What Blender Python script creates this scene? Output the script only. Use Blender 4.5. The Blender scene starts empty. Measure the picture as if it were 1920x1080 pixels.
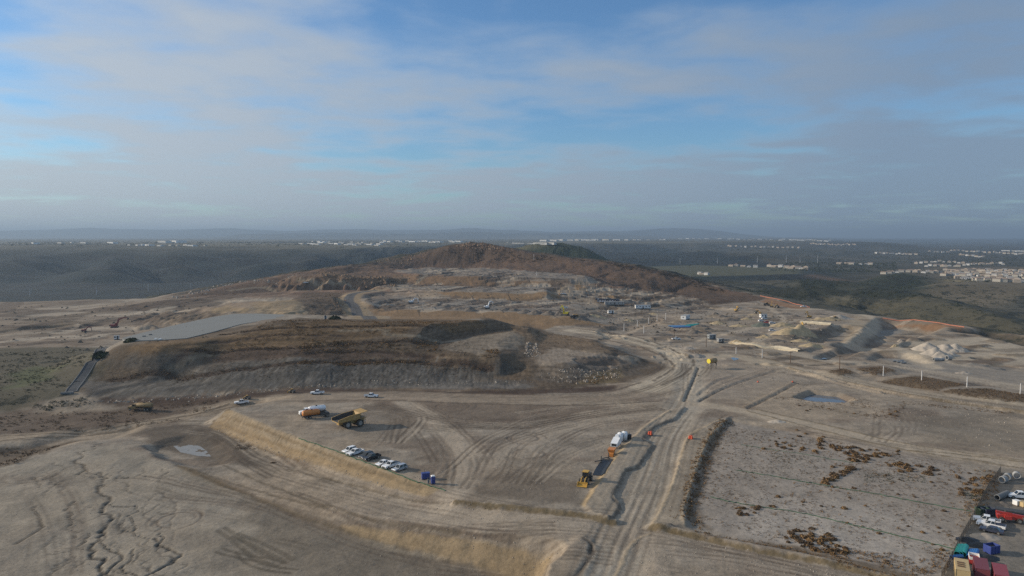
import bpy, math, random
import numpy as np
from mathutils import Vector, Matrix

# ------------------------------------------------------------------ camera, sky, sun, exposure
S = bpy.context.scene
COL = S.collection
F = 1371.0                       # focal length in photo pixels (1920 wide)
CAMZ = 68.0
PITCH = math.atan(97 / F)
cam = bpy.data.cameras.new('camera')
cam.lens = 36 * F / 1920; cam.sensor_width = 36
cam.clip_start = 0.5; cam.clip_end = 90000
camo = bpy.data.objects.new('camera', cam); COL.objects.link(camo)
camo.location = (0, 0, CAMZ); camo.rotation_euler = (math.pi / 2 - PITCH, 0, 0)
S.camera = camo

SUN_EL = math.radians(19.5)
SUN_AZ = math.atan2(-0.98, 0.16)          # from +Y (ahead) towards -X (left)
sun_vec = Vector((math.sin(SUN_AZ) * math.cos(SUN_EL), math.cos(SUN_AZ) * math.cos(SUN_EL), math.sin(SUN_EL)))
sun = bpy.data.lights.new('sun', 'SUN'); sun.energy = 3.1; sun.angle = math.radians(1.0); sun.color = (1.0, 0.87, 0.70)
suno = bpy.data.objects.new('sun', sun); COL.objects.link(suno)
suno.rotation_euler = sun_vec.to_track_quat('Z', 'Y').to_euler()

world = bpy.data.worlds.new('World'); S.world = world; world.use_nodes = True
def build_world():
    nt = world.node_tree; N = nt.nodes; L = nt.links
    N.clear()
    out = N.new('ShaderNodeOutputWorld'); bg = N.new('ShaderNodeBackground')
    sky = N.new('ShaderNodeTexSky'); sky.sky_type = 'NISHITA'; sky.sun_disc = False
    sky.sun_elevation = SUN_EL; sky.sun_rotation = SUN_AZ
    sky.altitude = 100; sky.air_density = 1.0; sky.dust_density = 0.6; sky.ozone_density = 3.0
    K = 0.052
    bg.inputs['Strength'].default_value = K
    tc = N.new('ShaderNodeTexCoord'); D = tc.outputs['Generated']
    sep = N.new('ShaderNodeSeparateXYZ'); L.new(D, sep.inputs[0])
    def M(op, a, b=None, c=None, clamp=False):
        n = N.new('ShaderNodeMath'); n.operation = op; n.use_clamp = clamp
        for i, v in enumerate((a, b, c)):
            if v is None: continue
            if isinstance(v, (int, float)): n.inputs[i].default_value = v
            else: L.new(v, n.inputs[i])
        return n.outputs[0]
    x, y, z = sep.outputs
    zz = M('ADD', M('MAXIMUM', z, 0.0), 0.075)
    comb = N.new('ShaderNodeCombineXYZ')
    L.new(M('DIVIDE', x, zz), comb.inputs[0]); L.new(M('DIVIDE', y, zz), comb.inputs[1])
    def noise(scale, detail, rough, dist, off):
        mp = N.new('ShaderNodeMapping'); mp.inputs['Location'].default_value = off
        L.new(comb.outputs[0], mp.inputs[0])
        n = N.new('ShaderNodeTexNoise'); n.inputs['Scale'].default_value = scale; n.inputs['Detail'].default_value = detail
        n.inputs['Roughness'].default_value = rough; n.inputs['Distortion'].default_value = dist
        L.new(mp.outputs[0], n.inputs['Vector']); return n.outputs['Fac']
    n1 = noise(0.75, 6, 0.47, 0.25, (3.1, 2.7, 0.0))
    n2 = noise(2.1, 6, 0.5, 0.2, (9.1, 1.7, 0.0))
    # cloud banks of this sky: (u, v, radius u, radius v, amount), as directions
    banks = [(330, 95, 330, 130, .22), (480, 190, 300, 75, .20), (150, 330, 620, 120, .30), (560, 170, 170, 45, .08),
             (960, 90, 150, 70, .14), (1330, 90, 260, 130, .10), (1720, 170, 300, 190, .24), (1400, 345, 620, 45, .26), (1780, 310, 330, 80, .16),
             (1000, 350, 400, 30, .10),
             (860, 30, 70, 90, -.20), (1440, 90, 80, 130, -.12), (1080, 255, 380, 45, -.18), (30, 110, 80, 80, -.20), (620, 250, 80, 30, -.06), (330, 235, 90, 22, -.12)]
    tot = None
    for (u, v, ru, rv, am) in banks:
        c = Vector(((u - 960) / F, 1.0, (443 - v) / F)); k = c.length; c = c / k
        sub = N.new('ShaderNodeVectorMath'); sub.operation = 'SUBTRACT'; L.new(D, sub.inputs[0]); sub.inputs[1].default_value = c
        mul = N.new('ShaderNodeVectorMath'); mul.operation = 'MULTIPLY'; L.new(sub.outputs[0], mul.inputs[0])
        mul.inputs[1].default_value = (F * k / ru, 1.2, F * k / rv)
        dot = N.new('ShaderNodeVectorMath'); dot.operation = 'DOT_PRODUCT'; L.new(mul.outputs[0], dot.inputs[0]); L.new(mul.outputs[0], dot.inputs[1])
        g = M('MULTIPLY', M('EXPONENT', M('MULTIPLY', dot.outputs['Value'], -0.9)), am)
        tot = g if tot is None else M('ADD', tot, g)
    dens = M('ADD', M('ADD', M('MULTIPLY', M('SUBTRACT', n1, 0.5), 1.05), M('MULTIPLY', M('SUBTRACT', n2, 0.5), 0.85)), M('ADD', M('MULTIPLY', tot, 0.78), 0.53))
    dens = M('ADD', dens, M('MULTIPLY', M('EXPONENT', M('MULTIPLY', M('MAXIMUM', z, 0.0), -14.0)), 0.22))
    dens = M('ADD', dens, M('MULTIPLY', M('SMOOTH_MIN', M('MAXIMUM', M('SUBTRACT', z, 0.3), 0.0), 0.4, 0.1), 0.8))  # extra cloud overhead, out of view, added to make the sky fill less blue
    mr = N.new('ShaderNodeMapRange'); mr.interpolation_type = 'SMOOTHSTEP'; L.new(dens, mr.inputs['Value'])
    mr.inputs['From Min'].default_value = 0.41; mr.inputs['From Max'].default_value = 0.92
    # side towards the sun is paler
    sd = N.new('ShaderNodeVectorMath'); sd.operation = 'DOT_PRODUCT'; L.new(D, sd.inputs[0]); sd.inputs[1].default_value = sun_vec
    sm = N.new('ShaderNodeMapRange'); L.new(sd.outputs['Value'], sm.inputs['Value'])
    sm.inputs['From Min'].default_value = -0.25; sm.inputs['From Max'].default_value = 0.80
    cc = N.new('ShaderNodeMix'); cc.data_type = 'RGBA'; L.new(sm.outputs[0], cc.inputs['Factor'])
    cc.inputs['A'].default_value = (0.175 / K, 0.235 / K, 0.32 / K, 1); cc.inputs['B'].default_value = (0.43 / K, 0.465 / K, 0.50 / K, 1)
    # denser cloud is a little greyer
    sh = M('MAXIMUM', M('SUBTRACT', 1.12, M('MULTIPLY', M('SUBTRACT', dens, 0.5), 0.8)), 0.90)
    cs = N.new('ShaderNodeVectorMath'); cs.operation = 'SCALE'; L.new(cc.outputs['Result'], cs.inputs[0]); L.new(sh, cs.inputs['Scale'])
    tint = N.new('ShaderNodeVectorMath'); tint.operation = 'MULTIPLY'; L.new(sky.outputs[0], tint.inputs[0]); tint.inputs[1].default_value = (1.14, 1.50, 1.78)
    mix = N.new('ShaderNodeMix'); mix.data_type = 'RGBA'
    L.new(M('MULTIPLY', mr.outputs[0], 0.88), mix.inputs['Factor']); L.new(tint.outputs[0], mix.inputs['A']); L.new(cs.outputs[0], mix.inputs['B'])
    L.new(mix.outputs['Result'], bg.inputs['Color']); L.new(bg.outputs[0], out.inputs[0])
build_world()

S.view_settings.view_transform = 'Standard'; S.view_settings.look = 'None'
S.view_settings.exposure = 0.55; S.view_settings.gamma = 1.0
S.cycles.use_denoising = False
try: S.cycles.denoiser = 'OPENIMAGEDENOISE'
except Exception: pass
S.cycles.max_bounces = 5; S.cycles.diffuse_bounces = 2; S.cycles.volume_bounces = 0; S.cycles.transparent_max_bounces = 6
S.cycles.use_adaptive_sampling = False

# ------------------------------------------------------------------ surveying: photo pixel -> place
cP, sP = math.cos(PITCH), math.sin(PITCH)
def ray(u, v):
    a = (u - 960) / F; b = -(v - 540) / F
    return a, cP + b * sP, -sP + b * cP
def W(u, v, z=0.0):
    a, b, c = ray(u, v); t = (z - CAMZ) / c
    return (a * t, b * t)
def WD(u, v, D):
    a, b, c = ray(u, v); t = D / b
    return (a * t, D, CAMZ + c * t)

# ------------------------------------------------------------------ noise
def gnoise(x, y, seed=0):
    rs = np.random.RandomState(seed + 11)
    perm = rs.permutation(1024); ang = rs.rand(1024) * 2 * np.pi
    gx = np.cos(ang).astype(np.float32); gy = np.sin(ang).astype(np.float32)
    xi = np.floor(x).astype(np.int64); yi = np.floor(y).astype(np.int64)
    xf = (x - xi).astype(np.float32); yf = (y - yi).astype(np.float32)
    uu = xf * xf * xf * (xf * (xf * 6 - 15) + 10); vv = yf * yf * yf * (yf * (yf * 6 - 15) + 10)
    def g(ix, iy, dx, dy):
        h = perm[(perm[ix & 1023] + iy) & 1023]
        return gx[h] * dx + gy[h] * dy
    a = g(xi, yi, xf, yf); b = g(xi + 1, yi, xf - 1, yf); c = g(xi, yi + 1, xf, yf - 1); d = g(xi + 1, yi + 1, xf - 1, yf - 1)
    return (a + uu * (b - a)) * (1 - vv) + (c + uu * (d - c)) * vv
def fbm(x, y, s, oct=4, seed=0, gain=0.5):
    r = 0; am = 1.0; f = 1.0 / s
    for i in range(oct):
        r = r + am * gnoise(x * f + 17.3 * i, y * f - 9.1 * i, seed + i)
        am *= gain; f *= 2.03
    return r * 1.4
def sstep(a, b, x):
    t = np.clip((x - a) / (b - a), 0, 1); return t * t * (3 - 2 * t)

# ------------------------------------------------------------------ ground sheet (one non-uniform grid)
def axis_x():
    h = list(np.arange(0, 100, 0.36)); x = h[-1]
    while x < 600: x += max(0.36, 0.0047 * x); h.append(x)
    while x < 36000: x += 0.06 * x; h.append(x)
    h = np.array(h); return np.concatenate([-h[:0:-1], h])
def axis_y():
    o = [-400, -200, -60, 20, 70, 100]; y = 110.0
    while y < 135: o.append(y); y += 2.0
    while y < 1050: o.append(y); y += max(0.46, 0.0030 * y)
    while y < 2700: o.append(y); y += 0.008 * y
    while y < 45000: o.append(y); y += 0.035 * y
    return np.array(o, dtype=float)
xs = axis_x(); ys = axis_y(); NX, NY = len(xs), len(ys)
GX, GY = np.meshgrid(xs, ys)
H = np.zeros((NY, NX)); C = np.zeros((NY, NX, 3)); SCR = np.zeros((NY, NX))
def block(P, m):
    P = np.asarray(P, float)
    i0, i1 = np.searchsorted(ys, [P[:, 1].min() - m, P[:, 1].max() + m]); j0, j1 = np.searchsorted(xs, [P[:, 0].min() - m, P[:, 0].max() + m])
    return slice(max(i0 - 1, 0), i1 + 1), slice(max(j0 - 1, 0), j1 + 1)
def seg_d(P, X, Y, closed, val=None):
    P = np.asarray(P, float)[:, :2]; n = len(P)
    best = np.full(X.shape, 1e18); bv = np.zeros(X.shape) if val is not None else None
    for i in range(n if closed else n - 1):
        a = P[i]; b = P[(i + 1) % n]; dx, dy = b - a; l2 = dx * dx + dy * dy + 1e-12
        t = np.clip(((X - a[0]) * dx + (Y - a[1]) * dy) / l2, 0, 1)
        d = (X - a[0] - t * dx) ** 2 + (Y - a[1] - t * dy) ** 2
        m = d < best; best = np.where(m, d, best)
        if val is not None: bv = np.where(m, val[i] + t * (val[(i + 1) % n] - val[i]), bv)
    return (np.sqrt(best), bv) if val is not None else np.sqrt(best)
def inside(P, X, Y):
    P = np.asarray(P, float)[:, :2]; n = len(P); r = np.zeros(X.shape, bool)
    for i in range(n):
        (x1, y1), (x2, y2) = P[i], P[(i + 1) % n]
        if y1 == y2: continue
        r ^= ((y1 > Y) != (y2 > Y)) & (X < (x2 - x1) * (Y - y1) / (y2 - y1) + x1)
    return r
def sdist(P, X, Y):
    d = seg_d(P, X, Y, True); return np.where(inside(P, X, Y), -d, d)
def world_poly(px, z=0.0): return [W(u, v, z) for (u, v) in px]
def pad(P, z, soft, rough=0.0, rs=6.0, seed=1, only=None):
    """level the polygon to z (number or function), falling to the old ground over `soft` metres outside it"""
    b = block(P, soft + 3 * rough + 2); X, Y = GX[b], GY[b]
    sd = sdist(P, X, Y)
    if rough: sd = sd + rough * fbm(X, Y, rs, 3, seed)
    m = 1 - np.clip(sd / soft, 0, 1)
    m = m * m * (3 - 2 * m) * 0.35 + m * 0.65
    zz = z(X, Y) if callable(z) else z
    if only == 'up': zz = np.maximum(zz, H[b])
    if only == 'down': zz = np.minimum(zz, H[b])
    H[b] += (zz - H[b]) * m
def ridge(P3, slope, rough=0, rs=60, seed=2, width=0, k=2.0, back=None):
    """raise the ground to a crest line given as (x, y, z), falling away at `slope`"""
    zs = [p[2] for p in P3]; m = (max(zs) + 75) / slope
    b = block(P3, m); X, Y = GX[b], GY[b]
    d, zc = seg_d(P3, X, Y, False, zs)
    d = np.maximum(d - width, 0)
    if rough: d = d * (1 + rough * fbm(X, Y, rs, 4, seed))
    z = zc - slope * (np.sqrt(d * d + k * k * 9) - k * 3)
    h = H[b]; e = np.clip(0.5 + (z - h) / (2 * k), 0, 1)
    H[b] = h + (z - h) * e + k * e * (1 - e) * 0.5
def paint(P, c, soft, amt=1.0, rough=0.0, rs=8.0, seed=3, scr=None):
    b = block(P, soft + 3 * rough + 2); X, Y = GX[b], GY[b]
    sd = sdist(P, X, Y)
    if rough: sd = sd + rough * fbm(X, Y, rs, 4, seed)
    m = (1 - sstep(-soft, soft, sd)) * amt
    C[b] += (np.array(c) - C[b]) * m[..., None]
    if scr is not None: SCR[b] += (scr - SCR[b]) * m
def stroke(P, w, c=None, amt=1.0, dz=0.0, soft=None, rough=0.0, rs=3.0, seed=4, flat=None, scr=None):
    soft = soft if soft is not None else w * 0.6
    b = block(P, w + soft + 3 * rough + 1); X, Y = GX[b], GY[b]
    d = seg_d(P, X, Y, False)
    if rough: d = d + rough * fbm(X, Y, rs, 3, seed)
    m = 1 - sstep(w * 0.5 - soft * 0.5, w * 0.5 + soft * 0.5, d)
    if c is not None: C[b] += (np.array(c) - C[b]) * (m * amt)[..., None]
    if flat is not None: H[b] += (flat - H[b]) * m
    if scr is not None: SCR[b] += (scr - SCR[b]) * m
    H[b] += dz * m
def smooth_line(px, z=0.0, n=8):
    P = [np.array(W(u, v, z)) for (u, v) in px]
    P = [2 * P[0] - P[1]] + P + [2 * P[-1] - P[-2]]
    o = []
    for i in range(1, len(P) - 2):
        for k in range(n):
            t = k / n
            o.append(0.5 * ((2 * P[i]) + (-P[i - 1] + P[i + 1]) * t + (2 * P[i - 1] - 5 * P[i] + 4 * P[i + 1] - P[i + 2]) * t * t + (-P[i - 1] + 3 * P[i] - 3 * P[i + 1] + P[i + 2]) * t ** 3))
    o.append(P[-2]); return [tuple(p) for p in o]

# ---- far country
def far_country():
    X, Y = GX, GY
    T = X / np.maximum(Y, 1.0)                               # bearing, for the long curved edge of the mesa
    h = np.full(X.shape, -14.0) - 13 * sstep(0.25, 0.45, T) * (1 - sstep(1350, 1700, Y))
    # left canyon floor
    left = sstep(-250, -700, X + 0.12 * (Y - 900)) * sstep(650, 1250, Y)
    left = np.maximum(left, sstep(1300, 1700, Y) * (1 - sstep(0.02, 0.16, T)))
    h = h + (-62 - h) * left
    # plain on the other side
    right = sstep(0.05, 0.3, T) * sstep(1300, 2000, Y)
    h = h + (-24 - h) * right
    # rolling middle distance
    roll = fbm(X, Y, 900, 5, 5) ; h += roll * 26 * sstep(2100, 3000, Y) * (1 - sstep(0.40, 0.62, T)) * (1 - sstep(7000, 12000, Y))
    h += fbm(X, Y, 260, 4, 6) * 9 * sstep(900, 1500, Y) * (1 - 0.6 * right)
    # mesa with gullied face
    edge = 2600 + 1500 * sstep(-0.28, 0.02, T) + 900 * sstep(0.02, 0.3, T)
    gul = np.abs(fbm(X + 0.35 * Y, Y * 0.5, 620, 3, 9)); gul2 = np.abs(fbm(X - 0.2 * Y, Y * 0.6, 190, 3, 12))
    t = (edge + 90 * fbm(X, Y, 300, 3, 8) - Y) / 950.0       # 0 at the rim, 1 at the foot
    mesa = 29 + 3 * fbm(X, Y, 700, 3, 10)
    face = np.clip(1 - t, 0, 1); face = face * face * (3 - 2 * face) * 0.5 + face * 0.5
    gul3 = np.abs(fbm(X - 0.3 * Y, Y * 0.55, 75, 3, 13))
    cut = (1 - sstep(0.0, 0.42, gul)) * 0.50 + (1 - sstep(0.0, 0.35, gul2)) * 0.18 + (1 - sstep(0.0, 0.3, gul3)) * 0.07
    face = np.clip(face - cut * np.clip(4.4 * face * (1 - face) + 0.25 * sstep(.9, 1, face) * sstep(-.35, 0, t), 0, 1), 0, 1)
    global FACE; FACE = np.where(Y > 1250, np.clip(t * 4 + .3, 0, 1) * (1 - sstep(0.40, 0.52, T)), 0); GULF = cut
    amt = 1 - sstep(0.40, 0.52, T)
    hm = h + (mesa - h) * face * amt
    h = np.where(Y > 1250, hm, h)
    # far ranges, dim on the skyline
    for (d0, wid, top, seed, a, bb) in ((19500, 3200, 225, 21, -9, 0.42), (14000, 1800, 130, 22, -0.35, 0.30)):
        prof = np.exp(-((Y - d0) / wid) ** 2) * (top + 70 * fbm(X, Y, 2600, 4, seed))
        h = np.maximum(h, prof * (1 - sstep(bb - 0.2, bb, T)) * sstep(a - .1, a, T) - 80.0 * (prof < 60))
    H[:] = h
far_country()
R = lambda *p: [WD(*q) for q in p]
ridge(R((1520, 460, 5200), (1590, 453, 5200), (1660, 454, 5200), (1710, 459, 5200), (1760, 466, 5200)), 0.11, 0.25, 500, 31, k=4)
ridge(R((1100, 470, 3300), (1220, 474, 3200), (1330, 471, 3100), (1420, 474, 3000), (1520, 482, 2900)), 0.10, 0.35, 300, 32, k=4)
ridge(R((1350, 483, 2700), (1420, 477, 2700), (1500, 488, 2600)), 0.16, 0.3, 200, 33, k=3)
# country next to the site on the right
pad([W(u, v, -18) for u, v in ((1690, 512), (1775, 531), (2100, 545), (2400, 535), (2300, 500), (1800, 500))], -18, 120)
pad([W(u, v, -25) for u, v in ((1130, 505), (1240, 520), (1510, 513), (1500, 500), (1300, 494))], -25, 120)
ridge(R((1620, 530, 1350), (1660, 516, 1400), (1695, 512, 1420), (1745, 521, 1400), (1790, 540, 1350)), 0.30, 0.25, 60, 34, k=3)
ridge(R((1700, 552, 1150), (1760, 531, 1220), (1850, 529, 1240), (1930, 533, 1230), (2100, 540, 1200)), 0.27, 0.25, 60, 35, k=3)
ridge(R((1400, 528, 1350), (1500, 524, 1300), (1580, 527, 1280), (1640, 537, 1200)), 0.22, 0.30, 60, 36, k=3)
ridge(R((1380, 545, 1050), (1480, 540, 1020), (1600, 545, 980), (1690, 545, 960), (1740, 556, 900), (1810, 575, 800), (1900, 600, 700)), 0.24, 0.30, 50, 37, k=2.5)
ridge(R((920, 480, 1750), (965, 466, 1720), (1005, 457, 1700), (1050, 455, 1700), (1078, 461, 1680), (1110, 475, 1650), (1160, 505, 1600)), 0.36, 0.12, 60, 38, width=12, k=3)

# ---- the graded site
site = [W(u, v) for u, v in ((-330, 580), (0, 566), (180, 562), (330, 557), (470, 545), (700, 540), (900, 530), (1200, 530), (1400, 552), (1440, 558), (1520, 578), (1600, 588), (1660, 594), (1810, 612), (1920, 634), (2100, 668))]
site += [(900, 250), (900, -400), (-900, -400), (-900, 500)]
pad(site, 0.0, 150, 12, 60, 41)
# the big hill
crest = R((330, 556, 745), (400, 541, 800), (450, 530, 840), (520, 518, 880), (600, 505, 930), (690, 492, 1000), (760, 480, 1050), (820, 466, 1110), (865, 457, 1150), (885, 455, 1155), (915, 457, 1150), (960, 467, 1130), (1050, 480, 1080), (1120, 488, 1040), (1190, 498, 1000), (1250, 511, 960), (1310, 528, 930), (1380, 545, 880), (1440, 558, 800))
ridge(crest, 0.185, 0.16, 45, 42, width=8, k=2.5)
# benches cut into the hill
lot = lambda X, Y: None
def bench(z, pxs, soft, tilt=0.0, seed=50):
    P = [W(u, v, z) for u, v in pxs]
    cx = np.mean([p[0] for p in P])
    def zf(X, Y):
        # lots: slight steps along and across the bench
        a = np.floor((X * 0.97 + Y * 0.24) / 17.0 + 0.3 * gnoise(X / 60, Y / 60, seed)); c = np.floor((Y * 0.97 - X * 0.24) / 34.0)
        rnd = np.sin(a * 12.9898 + c * 78.233 + seed) * 43758.5453; rnd = rnd - np.floor(rnd)
        return z + (rnd - 0.5) * 1.0 + tilt * (X - cx) + 0.25 * fbm(X, Y, 12, 2, seed)
    pad(P, zf, soft, 1.5, 12, seed)
bench(21, ((735, 509), (800, 516), (930, 521), (1040, 526), (1130, 531), (1090, 516), (1000, 509), (880, 503), (790, 503)), 78, -0.01, 51)
bench(12.5, ((690, 541), (800, 545), (830, 548), (1000, 549), (1060, 548), (1085, 538), (1000, 536), (850, 535), (740, 533)), 24, -0.008, 52)
bench(6.5, ((672, 566), (760, 579), (900, 582), (1060, 588), (1080, 576), (1060, 565), (980, 563), (830, 561), (680, 553)), 38, -0.006, 53)
def zsteps(X, Y):
    fac = np.clip(1.0 - (X - 60) / 215, 0.12, 1.0)
    return 2.1 * np.floor((Y - 712 + 0.22 * X + 3 * gnoise(X / 40, Y / 40, 59)) / 16.0) * fac + 0.25 * fbm(X, Y, 10, 2, 58)
pad([(45, 716), (50, 815), (105, 826), (165, 805), (212, 772), (224, 748), (170, 722), (100, 705)], zsteps, 11, 1.5, 12, 57)
def roadbed(pts, w, c=None, soft=4.0, amt=1.0):
    """a graded road: (x, y, z) points, ground levelled across its width"""
    P = np.array(pts); b = block(P, w + soft * 3); X, Y = GX[b], GY[b]
    d, z = seg_d(P, X, Y, False, list(P[:, 2]))
    m = 1 - sstep(w * 0.5, w * 0.5 + soft, d)
    H[b] += (z - H[b]) * m
    if c is not None:
        mm = (1 - sstep(w * 0.5 - 0.6, w * 0.5 + 0.6, d)) * amt; C[b] += (np.array(c) - C[b]) * mm[..., None]
PX = world_poly; DARK_ = None
# left flank of the hill, rock cut above the haul road
ridge(R((330, 562, 715), (420, 553, 740), (560, 546, 765), (640, 545, 770), (690, 546, 780)), 0.10, 0.2, 25, 61, width=6, k=1.5)
ridge(R((588, 515, 850), (615, 512, 850), (645, 516, 850), (700, 519, 860), (748, 521, 890)), 0.75, 0.5, 14, 62, width=22, k=1.2)
ridge(R((470, 566, 610), (520, 566, 600), (580, 560, 640), (628, 556, 660)), 0.17, 0.3, 20, 63, width=4, k=1.2)
roadbed([WD(720, 606, 560), WD(700, 597, 590), WD(676, 585, 615), WD(660, 570, 650), WD(657, 560, 690), WD(668, 551, 735), WD(700, 546, 770)], 14, None, 10)

# reservoir hill
ridge(R((150, 706, 345), (205, 668, 365), (260, 643, 380), (340, 634, 390), (430, 616, 400), (520, 601, 411), (640, 600, 421), (760, 604, 424), (850, 606, 428), (930, 600, 436), (985, 608, 440), (1060, 628, 437), (1140, 648, 432), (1215, 676, 405)), 0.215, 0.05, 22, 64, width=2, k=1.0)
pad([W(u, v, 15) for u, v in ((232, 642), (300, 646), (350, 643), (400, 632), (450, 617), (500, 607), (545, 600), (575, 592), (480, 587), (430, 588), (330, 608), (236, 636))], 15.05, 16, .6, 8, 641)
pad([W(u, v, 15) for u, v in ((520, 603), (900, 604), (900, 596), (560, 592))], 15.5, 30)
def smooth_block(x0, x1, y0, y1, n):
    b = block([(x0, y0), (x1, y1)], 0); h = H[b].copy(); k = h.copy()
    for _ in range(n):
        k[1:-1, 1:-1] = (k[1:-1, 1:-1] * 2 + k[:-2, 1:-1] + k[2:, 1:-1] + k[1:-1, :-2] + k[1:-1, 2:]) / 6
    X, Y = GX[b], GY[b]; m = sstep(x0, x0 + 15, X) * (1 - sstep(x1 - 15, x1, X)) * sstep(y0, y0 + 10, Y) * (1 - sstep(y1 - 10, y1, Y)); H[b] += (k - h) * m
smooth_block(-235, 90, 300, 455, 60)
# bowl dug into its shoulder
pad([W(u, v, 8) for u, v in ((815, 652), (850, 636), (900, 628), (960, 622), (985, 632), (978, 655), (930, 668), (850, 664))], 8.8, 13, 1.2, 9, 65)
pad([W(u, v, 2.5) for u, v in ((1000, 664), (1030, 640), (1090, 645), (1150, 668), (1060, 690), (1005, 684))], 5.2, 20, 1.5, 9, 66)
# benches on the face
for zz, v0, dz in ((13.5, 640, -0.9), (8.5, 668, -1.0), (4, 700, 0.9)):
    L_ = smooth_line([(190, v0 + 30), (380, v0 + 6), (600, v0), (820, v0 + 6), (960, v0 + 18)], zz, 8)
    stroke(L_, 5.0, dz=dz * .5, soft=5, rough=2.0, rs=14, seed=67)
# small rocky knoll by the haul road bend
ridge(R((1075, 716, 350), (1110, 702, 358), (1150, 694, 365), (1165, 700, 360)), 0.42, 0.35, 6, 68, k=0.8)

# lower ground at the near side, parking pad and foreground pad
zlow = lambda X, Y: -5.2 * np.clip((12 - X) / 85, 0, 1)
pad([W(u, v, -4) for u, v in ((-900, 775), (0, 772), (300, 770), (430, 775), (560, 830), (820, 935), (900, 1000), (1080, 1040), (1110, 1090), (1000, 1300), (-900, 1300))] , zlow, 26, 2, 20, 70)
pad(PX([(428, 766), (520, 806), (660, 858), (740, 888), (822, 917), (870, 932), (1000, 945), (1100, 960), (1180, 830), (1290, 760), (1250, 735), (700, 745), (560, 745)]), 0.0, 9.0, 0.25, 5, 71)
FGZ = lambda X, Y: -4.0 - 0.030 * np.clip(250 - Y, -20, 160) + 0.35 * fbm(X, Y, 22, 3, 72)
FG = [W(u, v, -4.5) for u, v in ((-500, 960), (-60, 900), (60, 858), (150, 832), (215, 829), (290, 852), (400, 900), (520, 950), (640, 995), (780, 1028), (900, 1050), (1000, 1066), (1010, 1080), (930, 1300), (-500, 1300))]
pad(FG, FGZ, 7.5, 0.4, 5, 73)
pad([W(u, v, -7) for u, v in ((-400, 880), (-60, 868), (60, 842), (150, 818), (235, 812), (215, 822), (140, 828), (40, 856), (-60, 888), (-400, 930))], -7.0, 8, 1, 9, 74)
pad([W(u, v, -5) for u, v in ((300, 836), (340, 822), (390, 832), (410, 862), (380, 868), (330, 858))], -6.6, 6, 1, 7, 75)

# central haul road between low berm pads, shrub field on the right
pad(PX([(1366, 787), (1338, 812), (1312, 870), (1294, 935), (1284, 968), (1312, 996), (1480, 1032), (1600, 1062), (1800, 1120), (2300, 1150), (2100, 880), (1800, 866), (1600, 836), (1470, 806)]), -0.4, 2.5, 0.6, 6, 76)
roadN = smooth_line([(1302, 668), (1297, 700), (1291, 752), (1262, 790), (1246, 820), (1235, 850), (1215, 900), (1195, 950), (1172, 1000), (1155, 1040), (1140, 1100)])
pad(PX([(1283, 764), (1255, 770), (1210, 800), (1180, 832), (1148, 870), (1122, 912), (1098, 950), (1112, 966), (1140, 976), (1160, 958), (1160, 942), (1148, 930), (1160, 908), (1174, 882), (1198, 872), (1222, 834), (1205, 822), (1228, 800), (1262, 786)]), 0.65, 1.2, 0.3, 5, 77)
pad(PX([(1368, 782), (1350, 788), (1296, 815), (1290, 822), (1262, 905), (1240, 950), (1224, 985), (1240, 996), (1284, 985), (1280, 960), (1292, 925), (1310, 865), (1332, 818)]), 0.5, 1.3, 0.4, 4, 78)
pad(PX([(1092, 1010), (1040, 1052), (1012, 1100), (1070, 1130), (1110, 1040), (1108, 1020)]), 0.4, 2.5, 0.6, 4, 79)
stroke(roadN, 13, dz=-0.3, soft=5)
# windrows and dug edges
def windrow(px, w, dz, c=None, amt=1.0, z=0, seed=80, rough=0.4): stroke(smooth_line(px, z), w, c, amt, dz, rough=rough, seed=seed)
windrow([(855, 940), (950, 950), (1060, 962), (1150, 978)], 2.2, 0.9)
windrow([(1222, 988), (1300, 1003), (1400, 1026), (1530, 1050), (1680, 1085)], 2.4, 0.9)
for q in ([(1312, 752), (1360, 728), (1420, 706), (1455, 696)], [(1402, 766), (1450, 742), (1495, 718)], [(1283, 752), (1300, 715), (1310, 690)], [(1310, 740), (1345, 716), (1380, 706)]):
    windrow(q, 1.4, -0.2, seed=81); P_ = [(u - 7, v - 2) for u, v in q]; windrow(P_, 1.6, 0.2, seed=82)
windrow([(1500, 700), (1600, 722), (1700, 742), (1800, 756), (1930, 776)], 3.0, 1.0)
windrow([(1480, 690), (1560, 716), (1650, 737)], 2.0, 0.7)
windrow([(1370, 643), (1440, 650), (1500, 658)], 3.0, 1.6)
windrow([(1498, 604), (1560, 609)], 3.0, 1.5)
windrow([(1682, 650), (1715, 630), (1738, 619)], 4.5, 1.7)
windrow([(1730, 676), (1800, 671), (1908, 667)], 1.2, 0.5)
# dug pits
pad(PX([(1503, 745), (1527, 734), (1566, 738), (1588, 748), (1570, 751), (1525, 749)]), -2.8, 3.6, 0.3, 4, 83)
pad(PX([(1672, 598), (1705, 604), (1740, 610), (1700, 626), (1660, 640), (1608, 653), (1600, 648), (1640, 625)], ), -7.0, 13, .8, 10, 84)
pad(PX([(1580, 610), (1600, 612), (1585, 625), (1572, 636), (1535, 640), (1540, 630)]), -3.6, 7, .7, 8, 85)
pad(PX([(1555, 664), (1590, 655), (1600, 660), (1570, 670), (1540, 672)]), -2.4, 5, .7, 8, 86)
pad(PX([(1516, 655), (1540, 650), (1548, 653), (1528, 660)]), -1.8, 4, .7, 8, 86)
pad(PX([(1655, 662), (1690, 664), (1735, 678), (1700, 680), (1640, 674)]), -1.8, 5, .6, 6, 87)
pad(PX([(1130, 622), (1160, 612), (1230, 598), (1222, 604), (1190, 612), (1150, 632)]), -1.8, 8, 1, 6, 88)
pad(PX([(1295, 578), (1330, 575), (1375, 582), (1340, 588), (1300, 584)]), -2.0, 10, 1, 6, 89)
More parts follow.
